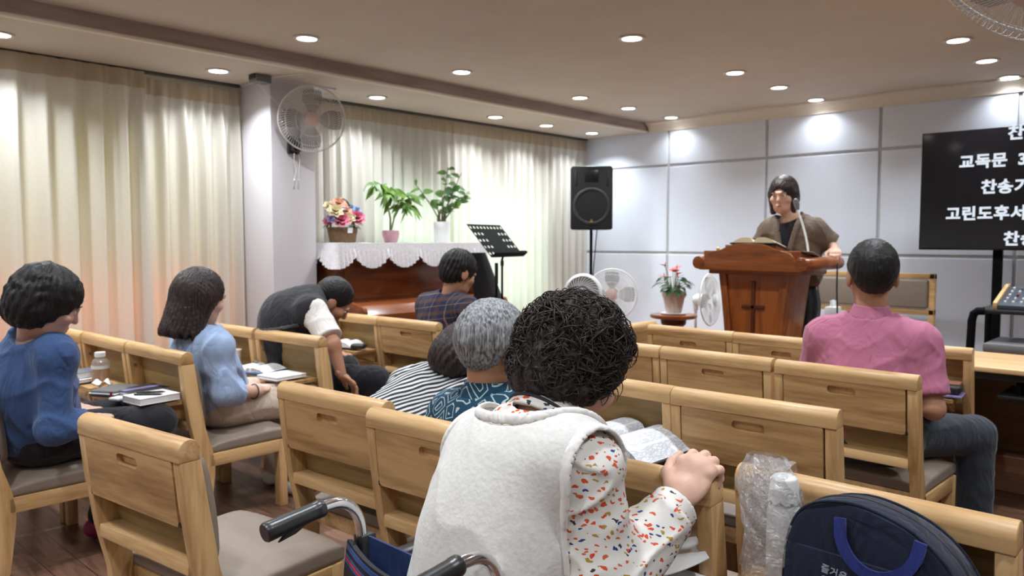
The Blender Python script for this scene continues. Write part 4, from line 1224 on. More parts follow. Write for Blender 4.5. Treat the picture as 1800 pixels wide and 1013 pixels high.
def vq_mesh(parts, origin):
    me = bpy.data.meshes.new('m'); V = np.concatenate([p[0] for p in parts]); off = 0; Q = []
    for v, q in parts: Q.append(q + off); off += len(v)
    Q = np.concatenate(Q); V = (V - np.array(origin)).astype(np.float32)
    me.vertices.add(len(V)); me.vertices.foreach_set('co', V.ravel())
    me.loops.add(4 * len(Q)); me.loops.foreach_set('vertex_index', Q.ravel().astype(np.int32))
    me.polygons.add(len(Q)); me.polygons.foreach_set('loop_start', np.arange(0, 4 * len(Q), 4, dtype=np.int32))
    me.update(calc_edges=True); me.validate()
    return me
def sdf_obj(name, specs, m, root, extra=None):
    """specs: list of (field, lo, hi, h)"""
    me = vq_mesh([nets(*s) for s in specs], root.location)
    if extra is not None:
        b = bmesh.new(); b.from_mesh(me); bmesh.ops.translate(extra, vec=-Vector(root.location), verts=extra.verts[:]); merge(b, extra); b.to_mesh(me); b.free()
    me.name = name
    return link_mesh(name, me, m, root, True, 180)

def bounds(pts, pad):
    a = np.array(pts, float); return a.min(0) - pad, a.max(0) + pad
def wr(P, amp, f=(62, 26, 52), seed=0):
    """soft cloth wrinkles"""
    x, y, z = P[:, 0] + seed, P[:, 1] + seed * .7, P[:, 2]
    a = f[0] * x + 2.4 * np.sin(f[1] * z + 1.3 * np.sin(11 * y)) + 12 * y + 1.2 * np.sin(23 * z + 17 * x)
    c = f[2] * z + 3 * np.sin(9 * x + 7 * y) + 14 * y + 1.1 * np.sin(31 * x - 19 * y)
    m = .5 + .5 * np.sin(8 * x + 11 * z + 5 * y + seed); 
    return amp * (1.5 * m * (1 - np.abs(np.sin(a * .5))) ** 2 + 1.3 * (1 - m) * (1 - np.abs(np.sin(c * .5))) ** 2 - .6 + .4 * np.sin(13 * x + 4 * np.sin(9 * z)) * np.sin(12 * z + 7 * y))

class Person:
    def __init__(s, label, base, scale=1.1, name='person', h=.009):
        s.k = scale; s.h = h
        s.root = thing(name, label, 'person', base)
    def head(s, c, yaw=0, pitch=0, roll=0, size=1.12):
        R = Matrix.Rotation(radians(yaw), 3, 'Z') @ Matrix.Rotation(radians(-pitch), 3, 'X') @ Matrix.Rotation(radians(roll), 3, 'Y')
        s.R = np.array(R, dtype=np.float32); s.hc = v3(c); s.hs = size
    def HL(s, P): return ((P - s.hc) @ s.R) / s.hs
    def HW(s, p): return s.hc + s.R @ (v3(p) * s.hs)
    def torso(s, pelvis, chest, L, Rr, neck, wide=1.0, deep=1.0):
        s.pel, s.ch, s.sl, s.sr, s.nk = map(v3, (pelvis, chest, L, Rr, neck))
        s.TB = basis(s.sr - s.sl, s.ch - s.pel); s.wide, s.deep = wide, deep
        s.PB = basis((s.sr - s.sl) * np.array([1, 1, 0]), (0, 0, 1))
    def torso_f(s, P, inf=0., belly=1.0):
        k, w, dp = s.k, s.wide, s.deep
        mid = s.pel * .6 + s.ch * .4
        d = union(.08, ellip(P, s.pel, v3((.165 * w * k + inf, .125 * dp * k + inf, .12 * k + inf)), s.PB),
                  ellip(P, mid, v3((.15 * w * k * belly + inf, .118 * dp * k * belly + inf, .17 * k + inf)), s.TB),
                  ellip(P, s.ch, v3((.165 * w * k + inf, .118 * dp * k + inf, .165 * k + inf)), s.TB))
        sh = union(.05, capsule(P, s.sl, s.sr, .058 * k + inf, .058 * k + inf), capsule(P, s.sl * .9 + s.nk * .1, s.nk, .05 * k + inf, .048 * k + inf), capsule(P, s.sr * .9 + s.nk * .1, s.nk, .05 * k + inf, .048 * k + inf),
                   capsule(P, s.ch, (s.sl + s.sr) / 2, .10 * k + inf, .08 * k + inf))
        return smin(d, sh, .07)
    def arm_f(s, P, pts, inf=0., r=(.05, .041, .03), k=.03):
        return chain(P, pts, [x * s.k + inf for x in r], k)
    def neck_f(s, P): return capsule(P, s.nk - (s.HW((0, -.01, -.05)) - s.nk) * .3, s.HW((0, -.02, -.05)), .054 * s.k, .052 * s.k)
    def head_f(s, P, ears=True):
        q = s.HL(P)
        d = union(.03, ellip(q, (0, -.012, .03), (.075, .094, .09)), ellip(q, (0, .025, -.035), (.062, .068, .085)))
        d = union(.025, d, ellip(q, (0, .038, -.082), (.045, .048, .034)))
        d = smin(d, chain(q, [(0, .090, .012), (0, .1065, -.028)], (.009, .0115), .01), .016)
        d = smin(d, ellip(q, (0, .088, .02), (.05, .012, .010)), .02)
        for sx in (-1, 1):
            d = smax(d, -ellip(q, (sx * .031, .103, .002), (.018, .016, .011)), .012)
            d = smin(d, ellip(q, (sx * .048, .062, -.025), (.018, .02, .016)), .03)
            if ears: d = smin(d, ellip(q, (sx * .077, -.008, -.008), (.010, .024, .033)), .008)
        d = smin(d, ellip(q, (0, .089, -.060), (.022, .010, .0048)), .006)
        d = smin(d, ellip(q, (0, .087, -.071), (.019, .010, .0052)), .006)
        return d * s.hs
    def eyes(s, brow=True, hair=None):
        for sx in (-1, 1):
            b = NB(); ball(b, Vector(s.HW((sx * .031, .0815, .002))) - s.root.location, .0108 * s.hs, 14)
            e = obj('eye', b, EYE_W, s.root)
            b = NB(); ball(b, Vector(s.HW((sx * .031, .0885, .0015))) - s.root.location, .0058 * s.hs, 10); obj('iris', b, EYE_D, e)
            if brow:
                b = NB(); tube(b, [Vector(s.HW((sx * x, y, z))) - s.root.location for x, y, z in ((.015, .098, .024), (.03, .098, .030), (.048, .088, .025))], [.002, .0035, .0015], 6); obj('eyebrow', b, hair or EYE_D, s.root)
    def hair(s, m, style='short', amp=.004, freq=40, seed=0, h=None, extra=None, vol=1.0, curl=0.0, length=-.06, taper=.0, face=.074, sides=False):
        def f(P):
            q = s.HL(P)
            az = np.arctan2(q[:, 0], q[:, 1] + .02); rr_ = np.sqrt(q[:, 0] ** 2 + q[:, 1] ** 2); n = (np.sin(az * freq + 2.5 * np.sin(q[:, 2] * 16 + seed) + 40 * q[:, 2] * np.sin(az * 3)) + .6 * np.sin(az * freq * 2.1 + 3 * np.sin(q[:, 2] * 22 + 2 * az))) * np.clip(rr_ / .05, 0, 1)
            if style == 'short':
                d = ellip(q, (0, -.014, .034), (.084 * vol, .104 * vol, .099 * vol))
                d = smin(d, ellip(q, (0, -.055, -.02), (.066, .055, .06)), .03)
                d = smax(d, -ellip(q, (0, .10, -.035), (.085, .085, .098)), .012)
                d = smax(d, -(q[:, 2] - (length + .9 * np.clip(q[:, 1] + .02, 0, .2))), .01)
                for sx in (-1, 1): d = smax(d, -ellip(q, (sx * .085, -.004, -.015), (.03, .024, .034)), .008)
            elif style == 'bob':
                d = ellip(q, (0, -.018, .034), (.093 * vol, .115 * vol, .106 * vol))
                d = smin(d, ellip(q, (0, -.055, -.03), (.088 * vol, .075 * vol, .082 * vol)), .04)
                if sides:
                    for sx in (-1, 1): d = smin(d, capsule(q, (sx * .070, .012, .01), (sx * .066, .010, -.115), .027, .020), .03)
                d = smax(d, -ellip(q, (0, .105, -.05), (face, .078, .105)), .012)
                d = smax(d, -(q[:, 2] - length - .25 * np.clip(q[:, 1], -.1, .2)), .02)
            elif style == 'long':
                d = ellip(q, (0, -.018, .034), (.090 * vol, .110 * vol, .102 * vol))
                d = union(.04, d, capsule(q, (0, -.05, 0), (0, -.085, -.17), .088, .075), capsule(q, (-.055, -.02, 0), (-.06, -.035, -.16), .042, .036), capsule(q, (.055, -.02, 0), (.06, -.035, -.16), .042, .036))
                d = smax(d, -ellip(q, (0, .105, -.05), (.068, .08, .115)), .012)
                d = smax(d, -(q[:, 2] - length + .012 * np.sin(az * 17)), .008)
            if taper: d = d + taper * np.clip(.015 - q[:, 2], 0, .12)
            if curl:
                x = q * 1.0
                c = np.sin(62 * x[:, 0] + 2.5 * np.sin(40 * x[:, 2] + seed)) * np.sin(58 * x[:, 1] + 2.5 * np.sin(44 * x[:, 0])) * np.sin(60 * x[:, 2] + 2 * np.sin(50 * x[:, 1]))
                d = d - curl * c
            return (d - amp * n) * s.hs
        lo, hi = bounds([s.HW((x, y, z)) for x in (-.14, .14) for y in (-.16, .14) for z in (-.24, .17)], 0)
        return sdf_obj('hair', [(f, lo, hi, h or .006)], m, s.root, extra)
    def body(s, m, arms, hands=(), legs=(), ears=True, face_h=.005, arm_r=(.05, .041, .029)):
        specs = []
        def fh(P): return smin(s.head_f(P, ears), s.neck_f(P), .02)
        lo, hi = bounds([s.HW((x, y, z)) for x in (-.1, .1) for y in (-.13, .13) for z in (-.13, .14)] + [s.nk - .06, s.nk + .06], 0)
        specs.append((fh, lo, hi, face_h))
        for pts in arms:
            lo, hi = bounds(pts, .06); specs.append((lambda P, pts=pts: s.arm_f(P, pts, -.004, arm_r), lo, hi, s.h))
        for hf, lo, hi, hh in hands: specs.append((hf, lo, hi, hh))
        # the trunk carries on inside the clothes, so that the body is one figure
        lo, hi = bounds([s.pel, s.ch, s.sl, s.sr, s.nk], .19); specs.append((lambda P: s.torso_f(P, -.012), lo, hi, .014))
        for pts in legs:
            lo, hi = bounds(pts, .09); specs.append((lambda P, pts=pts: chain(P, pts, [.07 * s.k, .05 * s.k, .036 * s.k], .03), lo, hi, .012))
        return sdf_obj('body', specs, m, s.root)
    def shirt(s, m, sleeves, inf=.016, sr=.012, hem=None, neck=.075, wrk=.004, name='shirt', belly=1.0, seed=0, r=(.050, .050, .045), h=None, sub=None, f=(62, 26, 52)):
        def fn(P):
            d = s.torso_f(P, inf, belly)
            for pts in sleeves: d = smin(d, s.arm_f(P, pts, sr, r, .04), .05)
            d = d - wr(P, wrk, f, seed)
            nc = s.nk + (s.HW((0, 0, -.06)) - s.nk) * .35
            d = smax(d, -(np.sqrt(((P - nc) ** 2).sum(1)) - neck * s.k), .008)
            for pts in sleeves:
                e = v3(pts[-1]); dr = e - v3(pts[-2]); dr = dr / np.linalg.norm(dr)
                q = P - e
                d = np.where((np.sqrt((q * q).sum(1)) < .12) & (q @ dr > -.05), np.maximum(d, q @ dr), d)
            if hem is not None: d = np.maximum(d, hem(P))
            if sub is not None: d = smax(d, -sub(P), .006)
            return d
        lo, hi = bounds([s.pel, s.ch, s.sl, s.sr, s.nk] + [p for q in sleeves for p in q], .2)
        return sdf_obj(name, [(fn, lo, hi, h or s.h)], m, s.root)
    def pants(s, m, legs, inf=.016, name='trousers', wrk=.004, r=(.088, .066, .052), seed=3, h=None):
        def fn(P):
            d = ellip(P, s.pel - v3((0, 0, .02)), v3((.172 * s.wide * s.k + inf, .13 * s.k + inf, .11 * s.k + inf)), s.PB)
            for pts in legs: d = smin(d, chain(P, pts, [x * s.k + inf * .6 for x in r][:len(pts)], .03), .05)
            return d - wr(P, wrk, (50, 24, 56), seed)
        lo, hi = bounds([s.pel] + [p for q in legs for p in q], .21)
        return sdf_obj(name, [(fn, lo, hi, h or s.h)], m, s.root)
    def shoe(s, m, ankle, d=(0, 1, 0), name='shoe'):
        a = v3(ankle); d = v3(d); d = d / np.linalg.norm(d); z0 = s.root.location.z
        def fn(P):
            q = union(.03, capsule(P, (a[0], a[1], z0 + .045) - d * .045, (a[0] + d[0] * .14, a[1] + d[1] * .14, z0 + .032), .042, .036), capsule(P, (a[0], a[1], z0 + .05), (a[0], a[1], z0 + .09), .044, .042))
            return np.maximum(q, z0 + .002 - P[:, 2])
        lo, hi = bounds([(a[0], a[1], z0), (a[0] + d[0] * .2, a[1] + d[1] * .2, z0 + .1), (a[0] - d[0] * .1, a[1] - d[1] * .1, z0)], .06)
        return sdf_obj(name, [(fn, lo, hi, .007)], m, s.root)
    def collar(s, m, r=.066, up=.035, w=.012, name='collar', tilt=(0, 0, 0), h=.005, open_front=True):
        ax = s.HW((0, -.015, -.03)) - s.nk; ax = ax / np.linalg.norm(ax); c = s.nk + ax * .012
        B = basis(s.sr - s.sl, ax)
        def fn(P):
            q = (P - c) @ B; rr = np.sqrt(q[:, 0] ** 2 + (q[:, 1] * 1.04) ** 2)
            fl = r * s.k * (1.12 - .25 * np.clip(q[:, 2] / up, 0, 1))
            d = np.maximum(np.abs(rr - fl) - w * .5, np.abs(q[:, 2] - up * .5) - up * .62)
            if open_front: d = smax(d, -(np.abs(q[:, 0]) - .028 + (q[:, 1] < 0) * 9 - .0) * -1 if False else -(ellip(q, (0, r * s.k * 1.1, up * .5), (.03, .05, .08))), .004)
            return d - .002
        lo, hi = bounds([c], r * s.k * 1.5 + .02)
        return sdf_obj(name, [(fn, lo, hi, h)], m, s.root)

def hand_field(wrist, kn, lat, nrm, curl=(25, 35, 20), size=1.0, thumb=1, spread=.10):
    """palm from wrist to knuckle centre kn; lat = direction index->little finger; nrm = back of the hand; curl degrees per joint"""
    wv, kv = v3(wrist), v3(kn); d = kv - wv; d = d / np.linalg.norm(d); lat = v3(lat); lat = lat - d * (lat @ d); lat = lat / np.linalg.norm(lat)
    nr = np.cross(lat, d); nr = nr if nr @ v3(nrm) > 0 else -nr
    B = np.stack([lat, d, nr], 1).astype(np.float32); S = size
    fings = []; allp = [wv, kv]
    for i, (o, L) in enumerate(zip((-.030, -.010, .010, .029), (.92, 1.0, .95, .76))):
        base = kv + lat * o * S - d * (.006 * abs(i - 1.2)) * S
        dd = d + lat * spread * (i - 1.5) * .5; dd = dd / np.linalg.norm(dd); n2 = nr
        cs = curl[i] if isinstance(curl[0], (tuple, list)) else curl
        pts = [base]; 
        for j, seg in enumerate((.045, .028, .022)):
            a = radians(cs[j]); dd, n2 = dd * cos(a) - n2 * sin(a), n2 * cos(a) + dd * sin(a)
            pts.append(pts[-1] + dd * seg * L * S)
        fings.append(pts); allp += pts
    tb = wv + d * .03 * S - lat * .026 * S; t1 = tb + (d * .55 - lat * .75 - nr * .25) * .038 * S * thumb; t2 = t1 + (d * .85 - lat * .25 - nr * .35) * .032 * S; t3 = t2 + (d * .9 + lat * .05 - nr * .4) * .026 * S
    allp += [t1, t2, t3]
    def f(P):
        q = (P - (wv * .42 + kv * .58)) @ B
        palm = ellip(q, (0, 0, 0), v3((.043, .056, .0165)) * S)
        palm = union(.014 * S, palm, capsule(P, wv - d * .02, wv + d * .03 * S, .023 * S, .022 * S), ellip(q, v3((0, .033, .0)) * S, v3((.042, .018, .0135)) * S))
        e = union(.012 * S, chain(P, [tb, t1, t2, t3], [.015 * S, .0125 * S, .0105 * S, .0085 * S], .006))
        dd_ = smin(palm, e, .014 * S)
        for i, pts in enumerate(fings):
            r0 = (.0098, .0102, .0098, .0086)[i] * S
            fg = chain(P, pts, [r0 * 1.08, r0, r0 * .92, r0 * .8], .004)
            fg = smin(fg, np.sqrt(((P - pts[1]) ** 2).sum(1)) - r0 * 1.06, .004)
            kn_ = np.sqrt(((P - (pts[0] + nr * .003)) ** 2).sum(1)) - r0 * 1.12
            dd_ = smin(dd_, smin(fg, kn_, .006), .006 * S)
        return dd_
    lo, hi = bounds(allp, .03 * S)
    return f, lo, hi
def hand(wrist, kn, lat, nrm, h=.004, **kw):
    f, lo, hi = hand_field(wrist, kn, lat, nrm, **kw); return (f, lo, hi, h)

EYE_W = plain('eye_white', lin(230, 226, 222), .2); EYE_D = plain('eye_dark', (.015, .011, .009), .2)
def hair_mat(name, c, c2, rough=.45, sc=(220, 220, 12)):
    n = NT(name); v = n.coord(sc); no = n.node('ShaderNodeTexNoise'); no.inputs['Scale'].default_value = 1; no.inputs['Detail'].default_value = 3; n.link(v, no.inputs['Vector'])
    n.col(n.ramp(no.outputs['Fac'], [(.35, c), (.65, c2)])); n.bump(no.outputs['Fac'], .6, .004)
    return n.set(rough, 0, .35)
H_BLACK = hair_mat('black_hair', lin(16, 14, 16), lin(36, 33, 35))
H_BROWN = hair_mat('dark_brown_hair', lin(30, 22, 22), lin(62, 48, 46), sc=(150, 150, 10))
H_CURL = hair_mat('curly_dark_hair', lin(30, 26, 25), lin(74, 64, 60), .75, (110, 110, 110))
H_GREY = hair_mat('silver_hair', lin(78, 80, 84), lin(168, 170, 174), .45, (160, 160, 9))

def sep(n, rnd=False, scale=(1, 1, 1), rot=(0, 0, 0)):
    x = n.node('ShaderNodeSeparateXYZ'); n.link(n.coord(scale, rot, rnd), x.inputs[0]); return x.outputs
def stripes_mat():
    n = NT('black_white_striped_knit'); v = n.coord((1, 1, 1), (0, radians(25), radians(20)), False)
    w = n.node('ShaderNodeTexWave'); w.wave_type = 'BANDS'; w.bands_direction = 'Z'; w.inputs['Scale'].default_value = 20; w.inputs['Distortion'].default_value = 5.5; w.inputs['Detail'].default_value = .6; w.inputs['Detail Scale'].default_value = .55
    n.link(v, w.inputs['Vector']); n.col(n.ramp(w.outputs['Fac'], [(.5, lin(44, 46, 50)), (.6, lin(206, 206, 206))])); return n.set(.85, 0, .2)
def teal_mat():
    n = NT('teal_cloth_with_white_line_figures'); v = n.coord((15, 15, 15), (.5, .4, .6), False)
    vo = n.node('ShaderNodeTexVoronoi'); vo.feature = 'DISTANCE_TO_EDGE'; vo.distance = 'EUCLIDEAN'; vo.inputs['Scale'].default_value = 1.0; vo.inputs['Randomness'].default_value = .75; n.link(v, vo.inputs['Vector'])
    d = vo.outputs['Distance']
    k = n.math('MULTIPLY', n.math('GREATER_THAN', d, .10), n.math('LESS_THAN', d, .145))
    k2 = n.math('MULTIPLY', n.math('GREATER_THAN', d, .30), n.math('LESS_THAN', d, .335))
    n.col(n.mix(n.math('MULTIPLY', n.math('ADD', k, k2), .8), lin(22, 62, 84), lin(186, 200, 200))); return n.set(.8, 0, .25)
def plaid_mat():
    n = NT('navy_brown_plaid'); o = sep(n, False, (1, 1, 1), (0, radians(8), radians(35)))
    def st(c, per, w, off=0):
        f = n.math('FRACT', n.math('ADD', n.math('DIVIDE', c, per), 20.0 + off)); return n.math('LESS_THAN', f, w)
    c = n.mix(n.math('MULTIPLY', st(o[0], .075, .30), .75), lin(40, 48, 74), lin(74, 62, 62))
    c = n.mix(n.math('MULTIPLY', st(o[2], .085, .28), .6), c, lin(92, 70, 58))
    c = n.mix(n.math('MULTIPLY', st(o[0], .075, .05, .35), .8), c, lin(140, 110, 92))
    c = n.mix(n.math('MULTIPLY', st(o[2], .085, .05, .35), .8), c, lin(140, 110, 92))
    n.col(c); return n.set(.85, 0, .2)
def bird_mat():
    """white cloth scattered with small coloured bird-like marks"""
    n = NT('white_blouse_with_coloured_bird_marks'); v = n.coord((1, 1, 1), (.3, .2, .5), False)
    wv = n.node('ShaderNodeTexNoise'); wv.inputs['Scale'].default_value = 75; wv.inputs['Detail'].default_value = 1; n.link(v, wv.inputs['Vector'])
    ad = n.node('ShaderNodeVectorMath', operation='MULTIPLY_ADD'); n.link(wv.outputs['Color'], ad.inputs[0]); ad.inputs[1].default_value = (.016, .016, .016); n.link(v, ad.inputs[2])
    mp = n.node('ShaderNodeMapping'); mp.inputs['Scale'].default_value = (52, 52, 104); mp.inputs['Rotation'].default_value = (.5, .35, 0); n.link(ad.outputs[0], mp.inputs['Vector'])
    vo = n.node('ShaderNodeTexVoronoi'); vo.inputs['Scale'].default_value = 1; vo.inputs['Randomness'].default_value = .8; n.link(mp.outputs[0], vo.inputs['Vector'])
    k = n.math('LESS_THAN', vo.outputs['Distance'], .325)
    sx = n.node('ShaderNodeSeparateColor'); n.link(vo.outputs['Color'], sx.inputs[0])
    c = n.ramp(sx.outputs[0], [(0, lin(206, 78, 44)), (.36, lin(44, 62, 128)), (.52, lin(52, 56, 66)), (.64, lin(168, 138, 60)), (.80, lin(200, 92, 60))], 'CONSTANT')
    n.col(n.mix(k, lin(220, 216, 210), c)); return n.set(.75, 0, .25)
F_PINK = fabric('pink_pique', lin(186, 114, 142), .05, .85, 400, .1)
F_NAVYTOP = fabric('navy_blue_top', lin(60, 84, 128), .08, .85, 200, .1)
F_PALE = fabric('pale_blue_cotton', lin(160, 182, 216), .05, .8, 200, .08)
F_BLACK = fabric('black_trousers', lin(32, 32, 38), .1, .85, 200, .1)
F_SLATE = fabric('slate_trousers', lin(50, 56, 65), .08, .8, 200, .1)
F_BEIGE = fabric('beige_trousers', lin(206, 188, 172), .04, .85, 150, .08)
F_VEST = fabric('charcoal_vest', lin(42, 42, 46), .15, .85, 150, .15)
F_WHITE = fabric('white_shirt', lin(226, 222, 218), .03, .85, 150, .08)
F_TWEED = fabric('brown_tweed', lin(104, 90, 78), .18, .9, 260, .15)
F_BOIL = fabric('white_boiled_wool', lin(216, 214, 210), .05, .95, 90, .5, 4, .35)
# ------------------------------------------------------------------ people
UPV = (0, 0, 1)
def legs2(hl, kl, al, hr, kr, ar): return [[hl, kl, al], [hr, kr, ar]]

# man in the pink polo
p = Person('man with short black hair in a pink polo shirt, seated facing the pulpit', (-1.13, 3.46, 0))
p.head((-1.125, 3.45, 1.198), 28, 2, 0, 1.20)
p.torso((-1.13, 3.41, .55), (-1.12, 3.44, .80), (-1.305, 3.43, .925), (-.945, 3.47, .925), (-1.125, 3.44, 1.015), 1.06)
aR = [(-.93, 3.47, .915), (-.865, 3.42, .67), (-.95, 3.64, .62)]; aL = [(-1.32, 3.43, .915), (-1.40, 3.5, .68), (-1.28, 3.68, .62)]
lg = legs2((-1.23, 3.48, .53), (-1.27, 3.98, .53), (-1.27, 3.96, .09), (-1.0, 3.49, .53), (-.80, 3.82, .50), (-.775, 3.77, .09))
p.body(MT['skin2'], [aR, aL], [hand(aR[2], (-1.0, 3.71, .615), (.7, .7, 0), UPV, curl=(20, 25, 15)), hand(aL[2], (-1.2, 3.73, .615), (-.7, .7, 0), UPV, curl=(20, 25, 15))], lg)
mid = lambda a, b, q: tuple(x + (y - x) * q for x, y in zip(a, b))
p.shirt(F_PINK, [[aR[0], mid(aR[0], aR[1], .80)], [aL[0], mid(aL[0], aL[1], .80)]], .018, .02, lambda P: .435 - P[:, 2], .082, .004, 'polo_shirt', seed=1, h=.007)
p.collar(F_PINK, .066, .042, .012, 'collar')
p.pants(F_SLATE, lg, .016, wrk=.003)
b = NB(); 
p.hair(H_BLACK, 'short', .0014, 70, 1, length=-.08, taper=.18)
p.eyes()
for a in (lg[0][2], lg[1][2]): p.shoe(MT['dark_cover'], a)

# woman in navy at the left
p = Person('woman with permed black hair in a navy blue top, head bowed, left picture edge', (-3.62, .99, 0))
p.head((-3.465, .985, 1.095), -4, 24, 4, 1.12)
p.torso((-3.68, .98, .56), (-3.60, .95, .76), (-3.80, .99, .885), (-3.40, .99, .885), (-3.545, .955, .965), 1.02, 1.05)
aR = [(-3.385, .985, .875), (-3.36, .965, .61), (-3.38, 1.13, .615)]; aL = [(-3.81, .99, .875), (-3.86, 1.02, .62), (-3.64, 1.14, .62)]
lg = legs2((-3.78, 1.0, .53), (-3.76, 1.42, .53), (-3.74, 1.26, .10), (-3.58, 1.0, .53), (-3.52, 1.42, .53), (-3.56, 1.30, .10))
p.body(MT['skin'], [aR, aL], [hand(aR[2], (-3.455, 1.175, .605), (.6, .8, 0), UPV, curl=(25, 40, 25)), hand(aL[2], (-3.57, 1.19, .61), (-.6, .8, 0), UPV, curl=(25, 40, 25))], lg)
p.shirt(F_NAVYTOP, [[aR[0], aR[1], mid(aR[1], aR[2], .72)], [aL[0], aL[1], mid(aL[1], aL[2], .72)]], .018, .014, lambda P: .455 - P[:, 2], .085, .0065, 'long_sleeved_top', seed=2, r=(.046, .043, .040), h=.007, f=(70, 20, 40))
p.pants(F_BLACK, lg, .016)
p.hair(H_BLACK, 'bob', .0022, 26, 2, vol=1.05, curl=.005, length=-.10)
p.eyes()
for a in (lg[0][2], lg[1][2]): p.shoe(plain('magenta_sole_shoe', lin(150, 40, 80), .6), a)

# woman in pale blue
p = Person('woman with shoulder-length dark hair in a pale blue blouse and beige trousers', (-3.76, 1.82, 0))
p.head((-3.725, 1.735, 1.065), 8, 14, 0, 1.10)
p.torso((-3.79, 1.83, .555), (-3.755, 1.755, .72), (-3.925, 1.765, .832), (-3.57, 1.735, .832), (-3.745, 1.735, .90), .98)
aR = [(-3.56, 1.735, .822), (-3.525, 1.745, .62), (-3.565, 1.945, .59)]; aL = [(-3.94, 1.77, .835), (-3.99, 1.83, .63), (-3.82, 2.0, .59)]
lg = legs2((-3.89, 1.85, .52), (-3.86, 2.25, .50), (-3.84, 2.20, .10), (-3.68, 1.85, .52), (-3.62, 2.25, .50), (-3.60, 2.20, .10))
p.body(MT['skin'], [aR, aL], [hand(aR[2], (-3.635, 2.01, .585), (.72, .69, 0), UPV), hand(aL[2], (-3.75, 2.07, .585), (-.7, .7, 0), UPV)], lg)
p.shirt(F_PALE, [[aR[0], aR[1], mid(aR[1], aR[2], .45)], [aL[0], aL[1], mid(aL[1], aL[2], .45)]], .018, .013, lambda P: .44 - P[:, 2], .08, .009, 'blouse', seed=4, r=(.043, .046, .046), h=.007, f=(76, 14, 22))
p.pants(F_BEIGE, lg, .02, wrk=.005)
p.hair(H_BROWN, 'long', .0022, 44, 3, vol=1.03, length=-.185)
p.eyes()
b = NB(); c = Vector(mid(aR[1], aR[2], .86)) - p.root.location; M_ = aim(c, Vector(aR[2]) - Vector(aR[1]))
tube(b, [(.036 * cos(x), .036 * sin(x), 0) for x in [2 * pi * i / 24 for i in range(24)]], .003, 6, closed=True); bmesh.ops.transform(b, matrix=M_, verts=b.verts[:]); obj('bracelet', b, MT['dark_cover'], p.root)
for a in (lg[0][2], lg[1][2]): p.shoe(MT['white_plastic'], a)

# bending man in the dark vest
p = Person('man in a charcoal vest over a white shirt, bending low beside the pillar', (-4.05, 2.55, 0))
p.head((-3.955, 2.65, .985), -25, 42, 8, 1.12)
p.torso((-4.10, 2.50, .56), (-4.10, 2.44, .845), (-4.16, 2.57, .975), (-3.86, 2.43, .94), (-3.98, 2.53, .995), 1.05, 1.15)
aR = [(-3.83, 2.45, .93), (-3.665, 2.455, .77), (-3.615, 2.475, .60)]; aL = [(-4.18, 2.6, .95), (-4.24, 2.72, .74), (-4.20, 2.84, .62)]
lg = legs2((-4.20, 2.54, .53), (-4.16, 2.88, .53), (-4.15, 2.82, .09), (-3.98, 2.53, .53), (-3.66, 2.74, .53), (-3.62, 2.80, .09))
p.body(MT['skin2'], [aR, aL], [hand(aR[2], (-3.60, 2.535, .545), (1, -.2, 0), (0, .5, .8), curl=(15, 30, 20)), hand(aL[2], (-4.17, 2.92, .60), (-.9, .3, 0), UPV)], lg)
p.shirt(F_WHITE, [[aR[0], mid(aR[0], aR[1], .82)], [aL[0], mid(aL[0], aL[1], .82)]], .012, .022, lambda P: .46 - P[:, 2], .085, .004, 'shirt', seed=5)
p.shirt(F_VEST, [], .028, .02, lambda P: .45 - P[:, 2], .088, .004, 'vest', seed=6, sub=lambda P: np.minimum(capsule(P, aR[0], aR[1], .082, .08), capsule(P, aL[0], aL[1], .082, .08)))
b = NB()
m_gr = plain('grey_vest_band', lin(84, 86, 88), .8)
def band(P): 
    q = (P - p.ch) @ p.TB; d = p.torso_f(P, .031); return np.maximum(np.abs(d) - .003, np.abs(q[:, 2] - .015 - .1 * q[:, 0]) - .012)
lo, hi = bounds([p.ch], .24); sdf_obj('vest_band', [(lambda P: np.maximum(band(P), -(np.minimum(capsule(P, aR[0], aR[1], .088, .086), capsule(P, aL[0], aL[1], .088, .086)))), lo, hi, .006)], m_gr, p.root)
p.pants(F_BLACK, lg, .016)
p.hair(H_BLACK, 'short', .0014, 70, 5, length=-.07, taper=.15)
p.eyes()
for a in (lg[0][2], lg[1][2]): p.shoe(MT['dark_cover'], a)

# person in plaid by the piano
p = Person('person with black hair in a plaid shirt, seated in front of the piano', (-3.82, 3.45, 0))
p.head((-3.745, 3.49, 1.132), -8, 20, 0, 1.14)
p.torso((-3.86, 3.46, .56), (-3.83, 3.43, .77), (-3.99, 3.44, .905), (-3.60, 3.42, .905), (-3.775, 3.44, .975), 1.0)
aR = [(-3.59, 3.42, .895), (-3.52, 3.46, .65), (-3.62, 3.66, .62)]; aL = [(-4.0, 3.45, .895), (-4.06, 3.5, .65), (-3.9, 3.68, .62)]
lg = legs2((-3.96, 3.48, .53), (-3.96, 3.92, .53), (-3.95, 3.90, .09), (-3.75, 3.48, .53), (-3.70, 3.92, .53), (-3.70, 3.90, .09))
p.body(MT['skin2'], [aR, aL], [hand(aR[2], (-3.68, 3.73, .61), (.7, .7, 0), UPV), hand(aL[2], (-3.84, 3.75, .61), (-.7, .7, 0), UPV)], lg)
p.shirt(plaid_mat(), [[aR[0], aR[1], mid(aR[1], aR[2], .8)], [aL[0], aL[1], mid(aL[1], aL[2], .8)]], .02, .018, lambda P: .46 - P[:, 2], .08, .004, 'plaid_shirt', seed=7, r=(.056, .05, .042))
p.pants(F_BLACK, lg, .014)
p.hair(H_BLACK, 'short', .004, 24, 7, vol=1.09, curl=.003, length=-.09)
p.eyes()
for a in (lg[0][2], lg[1][2]): p.shoe(MT['dark_cover'], a)

